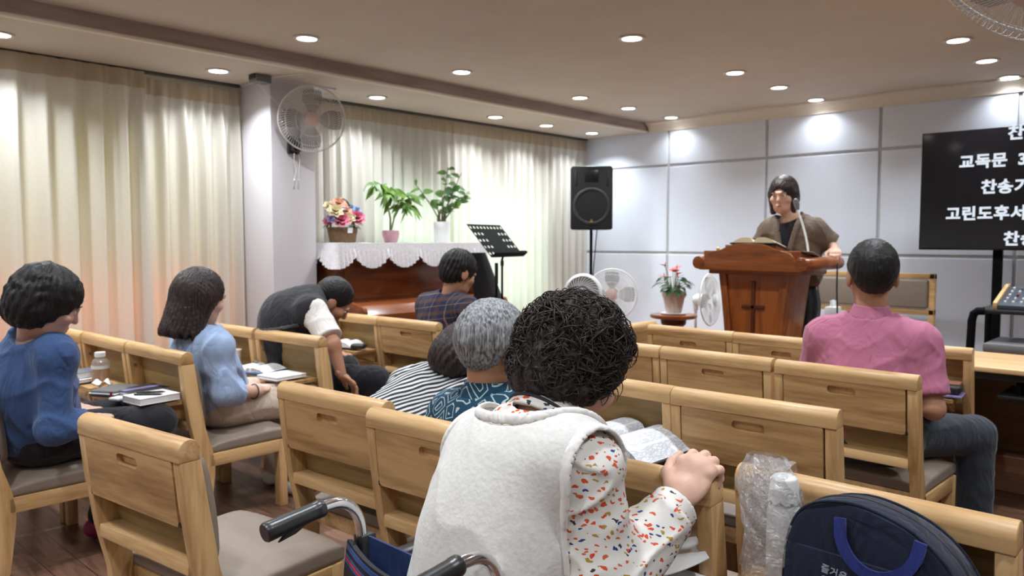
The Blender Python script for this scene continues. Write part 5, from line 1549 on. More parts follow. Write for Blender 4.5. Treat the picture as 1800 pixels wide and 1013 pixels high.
# bent person in stripes
p = Person('dark-haired person in a black and white striped top, bent far forward', (-2.23, 1.80, 0))
p.head((-2.13, 2.03, .885), -10, 50, 6, 1.10)
p.torso((-2.24, 1.74, .56), (-2.24, 1.90, .675), (-2.42, 1.99, .735), (-2.05, 1.97, .735), (-2.20, 2.02, .80), 1.08, 1.1)
aR = [(-2.03, 1.98, .73), (-1.99, 2.06, .57), (-2.10, 2.22, .60)]; aL = [(-2.43, 2.0, .73), (-2.47, 2.06, .57), (-2.32, 2.22, .60)]
lg = legs2((-2.34, 1.77, .53), (-2.33, 2.14, .50), (-2.32, 2.10, .09), (-2.13, 1.77, .53), (-2.11, 2.14, .50), (-2.11, 2.10, .09))
p.body(MT['skin'], [aR, aL], [hand(aR[2], (-2.16, 2.27, .60), (.7, .7, 0), UPV), hand(aL[2], (-2.26, 2.27, .60), (-.7, .7, 0), UPV)], lg)
p.shirt(stripes_mat(), [[aR[0], aR[1], mid(aR[1], aR[2], .5)], [aL[0], aL[1], mid(aL[1], aL[2], .5)]], .03, .024, lambda P: .45 - P[:, 2], .08, .007, 'striped_top', seed=8, r=(.06, .056, .05), h=.007)
p.pants(F_BLACK, lg, .014)
p.hair(H_BROWN, 'bob', .003, 26, 9, vol=1.05, length=-.10)
p.eyes()
for a in (lg[0][2], lg[1][2]): p.shoe(MT['dark_cover'], a)

# silver-haired person in teal
p = Person('silver-haired person in a teal shirt with white line figures', (-1.70, 1.74, 0))
p.head((-1.72, 1.75, 1.005), -2, 8, 4, 1.14)
p.torso((-1.70, 1.73, .56), (-1.71, 1.73, .665), (-1.885, 1.735, .765), (-1.525, 1.72, .765), (-1.722, 1.725, .835), 1.0)
aR = [(-1.515, 1.72, .755), (-1.44, 1.76, .60), (-1.55, 1.97, .61)]; aL = [(-1.895, 1.74, .755), (-1.95, 1.79, .60), (-1.85, 1.98, .61)]
lg = legs2((-1.80, 1.76, .53), (-1.80, 2.17, .50), (-1.80, 2.12, .09), (-1.60, 1.76, .53), (-1.58, 2.17, .50), (-1.58, 2.12, .09))
p.body(MT['skin2'], [aR, aL], [hand(aR[2], (-1.61, 2.04, .60), (.7, .7, 0), UPV), hand(aL[2], (-1.79, 2.05, .60), (-.7, .7, 0), UPV)], lg)
m_teal = teal_mat()
p.shirt(m_teal, [[aR[0], mid(aR[0], aR[1], .85)], [aL[0], mid(aL[0], aL[1], .85)]], .018, .022, lambda P: .46 - P[:, 2], .085, .004, 'teal_shirt', seed=9, r=(.048, .048, .046), h=.006)
p.collar(m_teal, .068, .05, .014, 'collar')
p.pants(F_BLACK, lg, .014)
p.hair(H_GREY, 'short', .0020, 60, 11, vol=1.09, length=-.082, taper=.20)
p.eyes()
for a in (lg[0][2], lg[1][2]): p.shoe(MT['dark_cover'], a)

# speaker at the pulpit
p = Person('woman with dark bobbed hair in a brown tweed jacket speaking at the pulpit', (-2.47, 5.79, ST))
p.head((-2.53, 5.73, 1.69), 186, 6, 0, 1.12)
p.torso((-2.45, 5.80, 1.10), (-2.46, 5.78, 1.31), (-2.295, 5.765, 1.425), (-2.64, 5.765, 1.425), (-2.48, 5.76, 1.52), 1.0)
aL = [(-2.255, 5.765, 1.425), (-2.20, 5.86, 1.30), (-2.165, 5.775, 1.283)]
aL = [(-2.285, 5.765, 1.415), (-2.205, 5.84, 1.325), (-2.135, 5.73, 1.285)]
aR = [(-2.65, 5.765, 1.415), (-2.77, 5.74, 1.24), (-2.74, 5.60, 1.245)]
lg = legs2((-2.36, 5.80, 1.05), (-2.36, 5.79, .66), (-2.36, 5.82, .29), (-2.55, 5.80, 1.05), (-2.55, 5.79, .66), (-2.55, 5.82, .29))
p.body(MT['skin'], [aL, aR], [hand(aL[2], (-2.105, 5.665, 1.262), (.85, .5, .05), UPV, curl=(20, 35, 20), h=.0045), hand(aR[2], (-2.69, 5.545, 1.225), (-.6, -.7, 0), UPV)], lg, face_h=.0045)
vz = 1.22
def vf(P, wdt=0.0):
    q = (P - p.ch) @ p.TB
    return np.maximum(np.maximum(np.abs(q[:, 0]) - (.004 + wdt + np.clip((P[:, 2] - vz), 0, 1) * .24), vz - wdt - P[:, 2]), -q[:, 1])
F_IN = fabric('black_inner_top', lin(20, 20, 26), .1)
p.shirt(F_IN, [], .010, .02, lambda P: 1.05 - P[:, 2], .10, .001, 'inner_top')
p.shirt(F_TWEED, [[aL[0], aL[1]], [aR[0], aR[1], mid(aR[1], aR[2], .3)]], .022, .024, lambda P: .93 - P[:, 2], .085, .005, 'jacket', r=(.050, .052, .050), sub=vf, h=.007)
def lap(P):
    d = p.torso_f(P, .028); v = vf(P); return np.maximum(np.maximum(np.abs(d) - .004, v - .042), -(v - .002))
lo, hi = bounds([(p.ch[0], p.ch[1], 1.38)], .21); sdf_obj('lapel', [(lambda P: np.maximum(lap(P), (P[:, 2] - 1.53)), lo, hi, .006)], F_TWEED, p.root)
def skirt(P): return chain(P, [(-2.45, 5.80, 1.05), (-2.455, 5.80, .85), (-2.455, 5.80, .40)], [.16, .175, .19], .05) - .004 * np.sin(np.arctan2(P[:, 0] + 2.455, P[:, 1] - 5.8) * 12)
lo, hi = bounds([(-2.45, 5.8, 1.1), (-2.45, 5.8, .4)], .24); sdf_obj('skirt', [(lambda P: np.maximum(skirt(P), .42 - P[:, 2]), lo, hi, .01)], F_BLACK, p.root)
p.hair(H_BROWN, 'bob', .002, 40, 13, vol=1.0, length=-.135, face=.058, sides=True)
p.eyes(True, H_BROWN)
b = NB(); c = p.HW((0, .0975, -.0655)); ball(b, Vector(c) - p.root.location, (.021, .006, .006), 12, None); obj('lips', b, plain('lips', lin(176, 104, 98), .4), p.root)
for a in (lg[0][2], lg[1][2]): p.shoe(MT['dark_cover'], (a[0], a[1], ST + .09), (0, -1, 0))

# woman in the white vest, foreground
p = Person('curly-haired woman in a white vest and bird-print blouse, gripping a chair rail', (-1.10, 1.16, 0), 1.08, h=.007)
p.head((-1.062, 1.340, 1.066), -8, 30, 6, 1.09)
p.torso((-1.12, 1.15, .56), (-1.085, 1.165, .76), (-1.205, 1.215, .868), (-.935, 1.175, .905), (-1.065, 1.225, .955), .95, 1.05)
aR = [(-.918, 1.18, .895), (-.862, 1.185, .675), (-.838, 1.408, .795)]; aL = [(-1.22, 1.225, .855), (-1.30, 1.28, .68), (-1.25, 1.37, .60)]
lg = legs2((-1.24, 1.17, .53), (-1.24, 1.43, .40), (-1.24, 1.46, .14), (-1.03, 1.17, .53), (-1.03, 1.43, .40), (-1.03, 1.46, .14))
p.body(MT['skin'], [aR, aL], [hand(aR[2], (-.826, 1.470, .868), (1, .03, -.06), (0, -.6, .8), curl=((40, 66, 36), (43, 68, 38), (44, 70, 38), (46, 70, 38)), size=1.12, h=.0028, spread=.16), hand(aL[2], (-1.21, 1.43, .56), (-.7, .5, 0), UPV, curl=(25, 30, 20))], lg, arm_r=(.05, .04, .029))
m_bird = bird_mat()
p.shirt(m_bird, [[aR[0], aR[1], mid(aR[1], aR[2], .84)], [aL[0], aL[1], mid(aL[1], aL[2], .84)]], .014, .024, lambda P: .47 - P[:, 2], .090, .006, 'blouse', seed=11, r=(.050, .050, .034), h=.005, f=(64, 40, 60))
e = v3(mid(aR[1], aR[2], .80)); dr = v3(aR[2]) - v3(aR[1]); dr = dr / np.linalg.norm(dr)
def cuff(P):
    q = P - e; t_ = q @ dr; rr = np.sqrt(np.maximum((q * q).sum(1) - t_ * t_, 0)); return np.maximum(np.abs(rr - .047) - .004, np.abs(t_ - .012) - .034)
lo, hi = bounds([e], .1); sdf_obj('cuff', [(cuff, lo, hi, .004)], m_bird, p.root)
p.collar(m_bird, .067, .052, .009, 'stand_collar', open_front=True)
ax_ = p.HW((0, -.015, -.03)) - p.nk; ax_ = ax_ / np.linalg.norm(ax_); B_ = basis(p.sr - p.sl, ax_)
b = NB(); cc = p.nk + ax_ * .022
tube(b, [Vector(cc + B_ @ v3((.083 * sin(x), -.080 * cos(x), .006 * cos(x)))) - p.root.location for x in [radians(-120 + 240 * i / 30) for i in range(31)]], .0045, 8); obj('neck_cord', b, plain('black_cord', (.012, .012, .02), .6), p.root)
latv = p.TB[:, 0]
def armhole(P): return np.minimum(capsule(P, v3(aR[0]) + latv * .045 + v3((0, 0, .02)), v3(aR[1]) + latv * .035, .082, .088), capsule(P, v3(aL[0]) - latv * .045 + v3((0, 0, .02)), v3(aL[1]) - latv * .035, .082, .088))
nkc = p.nk + (p.HW((0, 0, -.06)) - p.nk) * .25
p.shirt(F_BOIL, [], .033, .02, lambda P: .46 - P[:, 2], .140, .0028, 'vest', seed=12, sub=armhole, h=.0055, belly=1.1, f=(26, 14, 22))
def trim(P):
    d = p.torso_f(P, .035, 1.1); a = armhole(P); n_ = np.sqrt(((P - (p.nk + (p.HW((0, 0, -.06)) - p.nk) * .35)) ** 2).sum(1)) - .140 * p.k
    e1 = np.sqrt(d * d + (a - .004) ** 2) - .0065; e2 = np.sqrt(d * d + n_ * n_) - .0065
    return np.maximum(np.minimum(e1, e2), .47 - P[:, 2])
lo, hi = bounds([p.pel, p.ch, p.sl, p.sr, p.nk], .2); sdf_obj('vest_binding', [(trim, lo, hi, .0055)], F_WHITE, p.root)
p.pants(F_BLACK, lg, .014, r=(.085, .062, .05))
rc = random.Random(5); cb = NB()
for k in range(1500):
    th = rc.uniform(0, 2 * pi); ph_ = math.acos(rc.uniform(-.62, 1))
    n0 = Vector((sin(ph_) * cos(th), sin(ph_) * sin(th), cos(ph_)))
    if n0.y > .35 and n0.z < .45: continue
    c0 = Vector((0, -.02, .028)) + Vector((n0.x * .106, n0.y * .126, n0.z * .112))
    tan = n0.orthogonal().normalized(); tan.rotate(Matrix.Rotation(rc.uniform(0, 6.28), 3, n0)); bt = n0.cross(tan)
    R0 = rc.uniform(.007, .019); L = rc.uniform(.03, .075); tn = rc.uniform(.4, 1.1); s0 = rc.uniform(0, 6.28)
    pts = []
    for i in range(13):
        q = i / 12; a = s0 + 2 * pi * tn * q
        pts.append(Vector(p.HW(tuple(c0 + tan * (L * (q - .5)) + bt * (R0 * cos(a)) + n0 * (R0 * .75 * sin(a) + .002)))))
    tube(cb, pts, [.0006 + .0011 * sin(pi * i / 12) for i in range(13)], 4)
for k in range(420):
    th = rc.uniform(0, 2 * pi); ph_ = math.acos(rc.uniform(-.75, .6))
    n0 = Vector((sin(ph_) * cos(th), sin(ph_) * sin(th), cos(ph_)))
    if n0.y > .25: continue
    c0 = Vector((0, -.055, -.03)) + Vector((n0.x * .096, n0.y * .084, n0.z * .066))
    tan = n0.orthogonal().normalized(); tan.rotate(Matrix.Rotation(rc.uniform(0, 6.28), 3, n0)); bt = n0.cross(tan)
    R0 = rc.uniform(.006, .014); L = rc.uniform(.02, .05); tn = rc.uniform(.7, 1.6); s0 = rc.uniform(0, 6.28)
    tube(cb, [Vector(p.HW(tuple(c0 + tan * (L * (i / 12 - .5)) + bt * (R0 * cos(s0 + 2 * pi * tn * i / 12)) + n0 * (R0 * .75 * sin(s0 + 2 * pi * tn * i / 12))))) for i in range(13)], [.0006 + .0011 * sin(pi * i / 12) for i in range(13)], 4)
p.hair(H_CURL, 'bob', .002, 20, 15, vol=1.06, curl=.007, length=-.085, h=.005, extra=cb)
p.eyes()
for a in (lg[0][2], lg[1][2]): p.shoe(MT['dark_cover'], (a[0], a[1], .13))

# ------------------------------------------------------------------ wheelchair
t = thing('wheelchair', 'wheelchair with polished push handles, black grips and navy sling, under the white-vested woman', 'wheelchair', (-1.18, 1.0, 0))
HX = .212
for s in (-1, 1):
    b = NB()
    pts = [(s * HX, .02, .30), (s * HX, .015, .50), (s * HX, .005, .64)]
    for i in range(9):
        a = radians(i * 90 / 8); pts.append((s * HX, .0 - .07 * (1 - cos(a)), .70 + .085 * sin(a)))
    pts += [(s * HX, -.09, .785), (s * HX, -.22, .768)]
    tube(b, pts, .0125, 16); obj('back_tube', b, MT['steel'], t)
    b = NB(); g0, g1 = Vector((s * HX, -.098, .784)), Vector((s * HX, -.235, .766))
    pr = [.0175, .0195, .0195, .0185, .0185, .0185, .0195, .0200, .0205, .0205, .018]
    tube(b, [g0.lerp(g1, q) for q in (0, .03, .12, .14, .2, .4, .6, .8, .9, .97, 1)], pr, 20)
    # finger ridges and lower fin of the moulded grip
    prism(b, [(-.12, .768), (-.19, .752), (-.205, .738), (-.165, .746)], s * HX - .004, s * HX + .004, 'x', .002)
    obj('grip', b, MT['black_rubber'], t)
    b = NB(); tube(b, [(s * HX, .02, .31), (s * HX, .45, .31), (s * HX, .48, .28), (s * HX, .52, .06)], .0115, 12); tube(b, [(s * HX, .02, .52), (s * HX, .05, .60), (s * HX, .30, .60), (s * HX, .33, .57), (s * HX, .33, .31)], .0105, 12); tube(b, [(s * HX, .02, .31), (s * HX, .0, .18)], .0115, 12)
    obj('side_frame', b, MT['steel'], t)
    b = NB(); bx(b, (s * HX - .022, .05, .605), (s * HX + .022, .29, .632), .01); obj('armrest', b, MT['black_rubber'], t)
    b = NB(); Mw = Matrix.Translation((s * (HX + .03), .03, .20)) @ Matrix.Rotation(radians(90), 4, 'Y')
    tube(b, [(.19 * cos(x), .19 * sin(x), 0) for x in [2 * pi * i / 48 for i in range(48)]], .011, 10, closed=True); bmesh.ops.transform(b, matrix=Mw, verts=b.verts[:]); wh = obj('wheel', b, MT['black_rubber'], t)
    b = NB(); lathe(b, [(0, -.02), (.02, -.02), (.02, .02), (0, .02)], 16)
    for k in range(18):
        a = 2 * pi * k / 18; tube(b, [(.015 * cos(a), .015 * sin(a), 0), (.182 * cos(a), .182 * sin(a), 0)], .0013, 4)
    bmesh.ops.transform(b, matrix=Mw, verts=b.verts[:]); obj('spokes', b, MT['steel'], wh)
    b = NB(); tube(b, [(s * HX + .055 * cos(x) * 0, .46 + .055 * cos(x), .066 + .055 * sin(x)) for x in [2 * pi * i / 24 for i in range(24)]], .011, 8, closed=True); obj('caster', b, MT['black_rubber'], t)
    b = NB(); bx(b, (s * .11 - .07, .50, .055), (s * .11 + .07, .62, .07), .006); obj('footplate', b, MT['black_plastic'], t)
F_SLING = fabric('navy_sling_nylon', lin(34, 52, 96), .15, .6, 120, .1)
b = NB()
def sling(u, v):
    x = -HX + 2 * HX * u; sag = .045 * sin(pi * u)
    return (x, .006 + .05 * sin(pi * u), .70 - .035 * sin(pi * u) - (.70 - .36) * v)
sheet(b, sling, 24, 16, .006); obj('back_sling', b, F_SLING, t)
b = NB()
def pouch(u, v):
    x = -HX - .012 + .30 * u
    return (x, -.016 - .030 * sin(pi * min(1, u * 1.1)) - .012 * sin(pi * v) + .028 * u, .688 - .045 * sin(pi * .5 * u) - .20 * v)
sheet(b, pouch, 20, 12, .012); po = obj('back_pouch', b, plain('black_pouch_nylon', lin(26, 28, 36), .6, bump=.15), t)
for v0, v1, mm, nm in ((.02, .07, fabric('navy_band', lin(46, 72, 128), .1, .6), 'navy_band'), (.125, .14, MT['blue_cover'], 'blue_piping'), (.152, .178, plain('red_piping_cloth', lin(190, 50, 66), .6), 'red_piping'), (.19, .205, MT['blue_cover'], 'blue_piping')):
    b = NB(); sheet(b, lambda u, v: tuple(Vector(pouch(u, v0 + (v1 - v0) * v)) + Vector((0, -.0138, 0))), 20, 2, -.002); obj(nm, b, mm, po)
for s in (-1, 1):
    b = NB(); bx(b, (s * HX - .018, -.012, .40), (s * HX + .018, .03, .70), .008); obj('tube_sleeve', b, MT['black_plastic'], t)
b = NB(); bx(b, (-HX + .01, .02, .40), (HX - .01, .36, .425), .012); obj('seat', b, F_SLING, t)
# ------------------------------------------------------------------ things on the trays
TZ = .6215
# large bible on the tray ahead of the gripping hand
open_book('bible', 'large open bible with dense print and thumb-notched edge on a lowered tray', (-1.555, 2.235, TZ), .205, .28, .045, (radians(2), 0, radians(-6)), page=P_BIG, curl=.03)
b = NB(); tube(b, [(0, 0, 0), (.0, .13, .0)], .004, 8); o = setp(obj('pen', b, MT['dark_cover']), 'dark pen lying left of the large open bible', 'pen'); o.location = (-1.80, 2.20, TZ + .004); o.rotation_euler = (0, 0, -1.1)
b = NB(); 
for k in range(3): lathe(b, [(0, 0), (.0035, 0), (.0035, .0015), (0, .0015)], 10, Matrix.Translation((.0, k * .022, 0)))
b.free()
# loose papers on the tray under the forearm
for k, (dx, dy, rz, lbl) in enumerate(((0, 0, .25, 'white folded handout on the tray under the bird-print forearm, lower one'), (-.03, .03, .75, 'white handout with a lifted corner under the bird-print forearm'))):
    b = NB(); sheet(b, lambda u, v, k=k: (-.11 + .22 * u, -.07 + .14 * v, .003 + .005 * k + (.10 * max(0, u - .35) ** 1.5 * (k == 1)) + .003 * sin(u * 5)), 14, 8, .002)
    o = setp(obj('handout', b, MT['paper']), lbl, 'paper', 'handouts under the forearm'); o.location = (-.885 + dx, 1.40 + dy, TZ); o.rotation_euler = (0, 0, rz)

def notebook(name, label, loc, w, d, th, rz, cover, page=None, group=None, bev=.003, cat='book'):
    t = thing(name, label, cat, loc, rz, group)
    b = NB(); bx(b, (-w / 2 + .003, -d / 2 + .003, .002), (w / 2 - .002, d / 2 - .003, th - .002)); obj('pages', b, page or MT['paper'], t, False)
    b = NB(); bx(b, (-w / 2, -d / 2, th - .0025), (w / 2, d / 2, th), .001, 1); bx(b, (-w / 2, -d / 2, 0), (w / 2, d / 2, .0025), .001, 1); bx(b, (-w / 2 - .002, -d / 2, 0), (-w / 2 + .002, d / 2, th), .001, 1); obj('cover', b, cover, t, False)
    return t
# tray of the pale blue woman's chair
notebook('notebook_stack', 'white notepad pile at the aisle end of the tray behind the pale blue woman', (-3.575, 1.425, TZ), .15, .19, .03, .12, MT['paper'], MT['paper'], cat='notepad')
for k in range(2):
    b = NB(); tube(b, [(0, -.06, 0), (0, .05, 0), (0, .065, 0)], [.0045, .0045, .001], 8); o = setp(obj('pen', b, MT['dark_cover']), ('black pen lying nearer the aisle on the white notepad', 'black pen on the inner edge of the white notepad')[k], 'pen'); o.location = (-3.555 - .045 * k, 1.40 + .03 * k, TZ + .035); o.rotation_euler = (0, 0, -.75 + .1 * k)
notebook('hymn_book', 'dark hymn book with lilac cover strip on the tray behind the pale blue woman', (-3.76, 1.45, TZ), .15, .2, .03, .1, MT['dark_cover'])
b = NB(); bx(b, (-.022, -.095, 0), (.022, .095, .0015)); o = setp(obj('bookmark', b, MT['purple']), 'lilac strip lying on the dark hymn book', 'bookmark'); o.location = (-3.75, 1.45, TZ + .031); o.rotation_euler = (0, 0, .12)
t = thing('zip_bible_case', 'grey zipped bible case with red ribbon at the tray front edge', 'book', (-3.85, 1.37, TZ), .5)
b = NB(); bx(b, (-.07, -.09, 0), (.07, .09, .034), .012, 3); obj('case', b, plain('grey_case', lin(96, 94, 94), .6), t)
b = NB(); bx(b, (-.073, -.093, .014), (.073, .093, .021), .003); obj('page_edge', b, MT['paper'], t)
b = NB(); sheet(b, lambda u, v: (.05 + .012 * u, -.093 - .012 * v, .03 - .10 * v), 2, 8, .001); obj('ribbon', b, MT['red'], t)
b = NB(); bx(b, (-.02, -.012, 0), (.02, .012, .026), .005); o = setp(obj('correction_tape', b, MT['grey_plastic']), 'small grey stationery block between the hymn book and notepad', 'stationery'); o.location = (-3.655, 1.375, TZ)
b = NB(); bx(b, (-.03, -.03, 0), (.03, .03, .014), .006); o = setp(obj('eraser_case', b, MT['white_plastic']), 'pale flat case in front of the white notepad', 'case'); o.location = (-3.70, 1.325, TZ - .0); o.rotation_euler = (0, 0, .4)
# amber drink bottle
t = thing('drink_bottle', 'clear plastic bottle half full of amber tea with a white cap', 'bottle', (-4.235, 1.435, TZ))
n = NT('clear_bottle_plastic'); tr_ = n.node('ShaderNodeBsdfTransparent'); gl_ = n.node('ShaderNodeBsdfGlossy'); gl_.inputs['Roughness'].default_value = .08; df_ = n.node('ShaderNodeBsdfDiffuse'); df_.inputs[0].default_value = (.8, .8, .8, 1)
m1 = n.node('ShaderNodeMixShader'); m1.inputs[0].default_value = .12; n.link(tr_.outputs[0], m1.inputs[1]); n.link(gl_.outputs[0], m1.inputs[2]); m2 = n.node('ShaderNodeMixShader'); m2.inputs[0].default_value = .14; n.link(m1.outputs[0], m2.inputs[1]); n.link(df_.outputs[0], m2.inputs[2]); n.link(m2.outputs[0], n.out.inputs['Surface']); m_bot = n.m
b = NB(); lathe(b, [(0, 0), (.036, 0), (.041, .006), (.042, .095), (.036, .115), (.024, .125), (.022, .135)], 32, cap=False); obj('bottle_wall', b, m_bot, t)
n = NT('amber_tea'); tr_ = n.node('ShaderNodeBsdfTransparent'); tr_.inputs[0].default_value = (.85, .55, .22, 1); n.col(lin(190, 140, 70)); n.set(.2); mx_ = n.node('ShaderNodeMixShader'); mx_.inputs[0].default_value = .5; n.link(tr_.outputs[0], mx_.inputs[1]); n.link(n.b.outputs[0], mx_.inputs[2]); n.link(mx_.outputs[0], n.out.inputs['Surface'])
b = NB(); lathe(b, [(0, .003), (.034, .003), (.0395, .008), (.0405, .07), (0, .07)], 32); obj('tea', b, n.m, t)
b = NB(); lathe(b, [(.0415, .072), (.043, .072), (.043, .088), (.0415, .088)], 32, cap=False); obj('label_band', b, MT['white_plastic'], t)
b = NB(); lathe(b, [(0, .155), (.025, .155), (.026, .15), (.026, .132), (.022, .130), (0, .130)], 24); obj('cap', b, MT['white_plastic'], t)
notebook('bible_case', 'grey closed bible on the tray left of the amber bottle', (-4.37, 1.39, TZ + .018), .14, .2, .032, .2, plain('grey_cover', lin(104, 104, 112), .6))
notebook('handbook', 'white booklet under the grey closed bible', (-4.36, 1.385, TZ), .16, .21, .018, .2, MT['paper'])
b = NB(); sheet(b, lambda u, v: (-.05 + .1 * u, -.035 + .07 * v, .012 + .018 * sin(u * 7 + v * 3) * sin(v * 5)), 12, 12, .001); o = setp(obj('crumpled_tissue', b, MT['paper']), 'crumpled white tissue between the bottle and the grey case', 'tissue'); o.location = (-4.08, 1.39, TZ + .008)
# tray before the pale blue woman
t = thing('paper_cup', 'white paper cup on the tray in front of the pale blue woman', 'cup', (-4.265, 2.185, TZ))
b = NB(); lathe(b, [(0, .002), (.026, .002), (.026, 0), (.028, 0), (.036, .085), (.038, .088), (.035, .09), (.027, .006), (0, .006)], 32); obj('cup', b, plain('cup_card', lin(232, 222, 206), .7, var=.02), t)
open_book('folder_book', 'open book in a blue folder on the tray before the pale blue woman', (-3.985, 2.16, TZ), .135, .19, .018, (0, 0, radians(22)), cover=MT['blue_cover'], page=P_SMALL, curl=.012)
b = NB(); sheet(b, lambda u, v: (-.02 + .04 * u, -.012 + .024 * v, .004 + .006 * sin(pi * u)), 6, 4, .001); o = setp(obj('photo_clip', b, MT['grey_plastic']), 'small dark picture on the curling page of the blue folder book', 'picture'); o.location = (-4.06, 2.20, TZ + .035)
notebook('paper_stack', 'white sheaf of papers on the tray end beside the leaning arm', (-3.68, 2.145, TZ), .17, .19, .018, .1, MT['paper'], cat='papers')
notebook('bible_case', 'grey case behind the paper cup', (-4.42, 2.14, TZ), .13, .17, .035, .1, plain('slate_case', lin(110, 108, 106), .6))
# tray of the far chair by the piano
open_book('bible', 'open bible in a dark cover on the tray nearest the piano', (-4.45, 3.075, TZ), .115, .17, .03, (0, 0, radians(20)), page=MT['paper'], curl=.015)
b = NB(); bx(b, (-.05, -.03, 0), (.05, .03, .035), .015, 3); o = setp(obj('glasses_case', b, MT['dark_cover']), 'dark spectacle case beside the far open bible', 'case'); o.location = (-4.27, 3.06, TZ); o.rotation_euler = (0, 0, .5)
t = thing('cloth_pouch', 'pink patterned cloth pouch on the seat of the far chair by the piano', 'pouch', (-4.22, 3.46, .432), .4)
b = NB(); bx(b, (-.09, -.06, 0), (.09, .06, .085), .03, 4); obj('pouch_body', b, plain('pink_print_cloth', lin(200, 160, 168), .8, var=.35, scale=60), t, True, 60)
b = NB(); tube(b, [(-.05, 0, .08), (-.03, .0, .12), (.03, .0, .12), (.05, 0, .08)], .005, 8); obj('loop', b, MT['dark_cover'], t)
# tray at the desk end of the front row
t = thing('phone_pouch', 'black pouch with brown flap on the tray beside the desk', 'pouch', (-.985, 4.06, TZ), .1)
b = NB(); bx(b, (-.075, -.06, .008), (.075, .06, .05), .014, 3); obj('pouch', b, MT['dark_cover'], t)
b = NB(); bx(b, (-.07, -.02, .045), (.07, .06, .058), .006, 3); obj('flap', b, plain('brown_flap', lin(140, 92, 70), .5), t)
notebook('leaflet', 'white leaflet with lilac edge under the black pouch', (-.985, 4.05, TZ - .001), .17, .15, .008, .1, MT['purple'], cat='paper')

# ------------------------------------------------------------------ navy bag and wrapped bottle on the near tray
BX, BY, BZ = -.468, 1.535, TZ
t = thing('lunch_bag', 'navy zipped cloth bag with blue loop handles and grey lettering on the near tray', 'bag', (BX, BY, BZ), radians(-4))
F_BAG = fabric('navy_bag_canvas', lin(17, 24, 44), .12, .75, 260, .12)
F_HND = fabric('royal_blue_webbing', lin(30, 40, 104), .1, .6, 300, .15)
lean = radians(-6)
ML = Matrix.Rotation(lean, 4, 'X')
def sup(a, n): return math.copysign(abs(cos(a)) ** (2 / n), cos(a)), math.copysign(abs(sin(a)) ** (2 / n), sin(a))
prof_b = [(-.165, 0), (-.175, .05), (-.172, .12), (-.155, .175), (-.12, .207), (-.06, .222), (.0, .218), (.07, .196), (.125, .155), (.16, .10), (.178, .04), (.178, 0)]
def bagprof(k):
    return [(x * k, z * k + (1 - k) * .0) for x, z in prof_b]
b = NB()
secs = [(-.062, .90), (-.058, .965), (-.045, .99), (-.02, 1.0), (.02, 1.0), (.045, .99), (.06, .95)]
rings = []
def smoothp(pr, m=4):
    out = []; n = len(pr)
    for i in range(n - 1):
        p0, p1, p2, p3 = pr[max(i - 1, 0)], pr[i], pr[i + 1], pr[min(i + 2, n - 1)]
        for j in range(m):
            q = j / m
            out.append(tuple(.5 * (2 * p1[c] + (p2[c] - p0[c]) * q + (2 * p0[c] - 5 * p1[c] + 4 * p2[c] - p3[c]) * q * q + (3 * p1[c] - p0[c] - 3 * p2[c] + p3[c]) * q ** 3) for c in (0, 1)))
    out.append(pr[-1]); return out
sp_ = smoothp(prof_b)
for y, k in secs:
    rings.append([b.verts.new(ML @ Vector((x * k, y + .004 * sin(x * 25 + z * 20), max(0, z * k)))) for x, z in sp_])
for r0, r1 in zip(rings[:-1], rings[1:]):
    for i in range(len(sp_) - 1): b.faces.new((r0[i], r0[i + 1], r1[i + 1], r1[i]))
    b.faces.new((r0[-1], r0[0], r1[0], r1[-1]))
b.faces.new(rings[0][::-1]); b.faces.new(rings[-1])
obj('body', b, F_BAG, t, True, 50)
b = NB(); tube(b, [ML @ Vector((x * .985, -.055, max(.004, z * .985))) for x, z in sp_], .0035, 8); tube(b, [ML @ Vector((x * .99, .05, max(.004, z * .99))) for x, z in sp_], .003, 8); obj('piping', b, F_BAG, t)
b = NB(); tube(b, [ML @ Vector((x, 0.0, z + .001)) for x, z in sp_[4:-4]], .003, 6); obj('zip', b, plain('dark_zip', (.02, .02, .03), .4), t)
b = NB(); bx(b, (.158, -.004, .09), (.168, .006, .115), .003); tube(b, [(.163, 0, .09), (.172, -.004, .06)], .002, 6); bmesh.ops.transform(b, matrix=ML, verts=b.verts[:]); obj('zip_pull', b, MT['brass'], t)
b = NB(); bx(b, (-.168, -.0655, .0), (.168, -.056, .118), .004); bmesh.ops.transform(b, matrix=ML, verts=b.verts[:]); obj('front_pocket', b, F_BAG, t)
def strap(y, drop, out):
    b = NB()
    n_ = 30; pts = []
    for i in range(n_ + 1):
        q = i / n_; x = -.062 + .146 * q
        s = sin(pi * q) ** .42
        pts.append((x + .0, y - out * s, .190 - .006 * q - drop * s))
    wd = .011
    for i in range(n_):
        a_, c_ = Vector(pts[i]), Vector(pts[i + 1])
    rows_ = []
    for i, p_ in enumerate(pts):
        d = Vector(pts[min(i + 1, n_)]) - Vector(pts[max(i - 1, 0)]); d.normalize(); nrm = d.cross(Vector((0, 1, 0))).normalized()
        rows_.append([b.verts.new(ML @ (Vector(p_) + nrm * s1 * wd + Vector((0, s2 * .003, 0)))) for s1, s2 in ((-1, -1), (1, -1), (1, 1), (-1, 1))])
    for r0, r1 in zip(rows_[:-1], rows_[1:]):
        for j in range(4): b.faces.new((r0[j], r0[(j + 1) % 4], r1[(j + 1) % 4], r1[j]))
    b.faces.new(rows_[0][::-1]); b.faces.new(rows_[-1])
    return b
obj('handle', strap(-.066, .084, .014), F_HND, t)
m_emb = plain('grey_embroidery', lin(150, 154, 164), .8)
for body, x, z, sz, r_ in (('즐거운', -.092, .080, .018, .10), ('원', -.094, .052, .026, .10)):
    text_mesh(body, sz, m_emb, 'embroidery', t, ML @ Matrix.Translation((x, -.0665, z)) @ Matrix.Rotation(r_, 4, 'Y') @ MU, .0004, .0008)

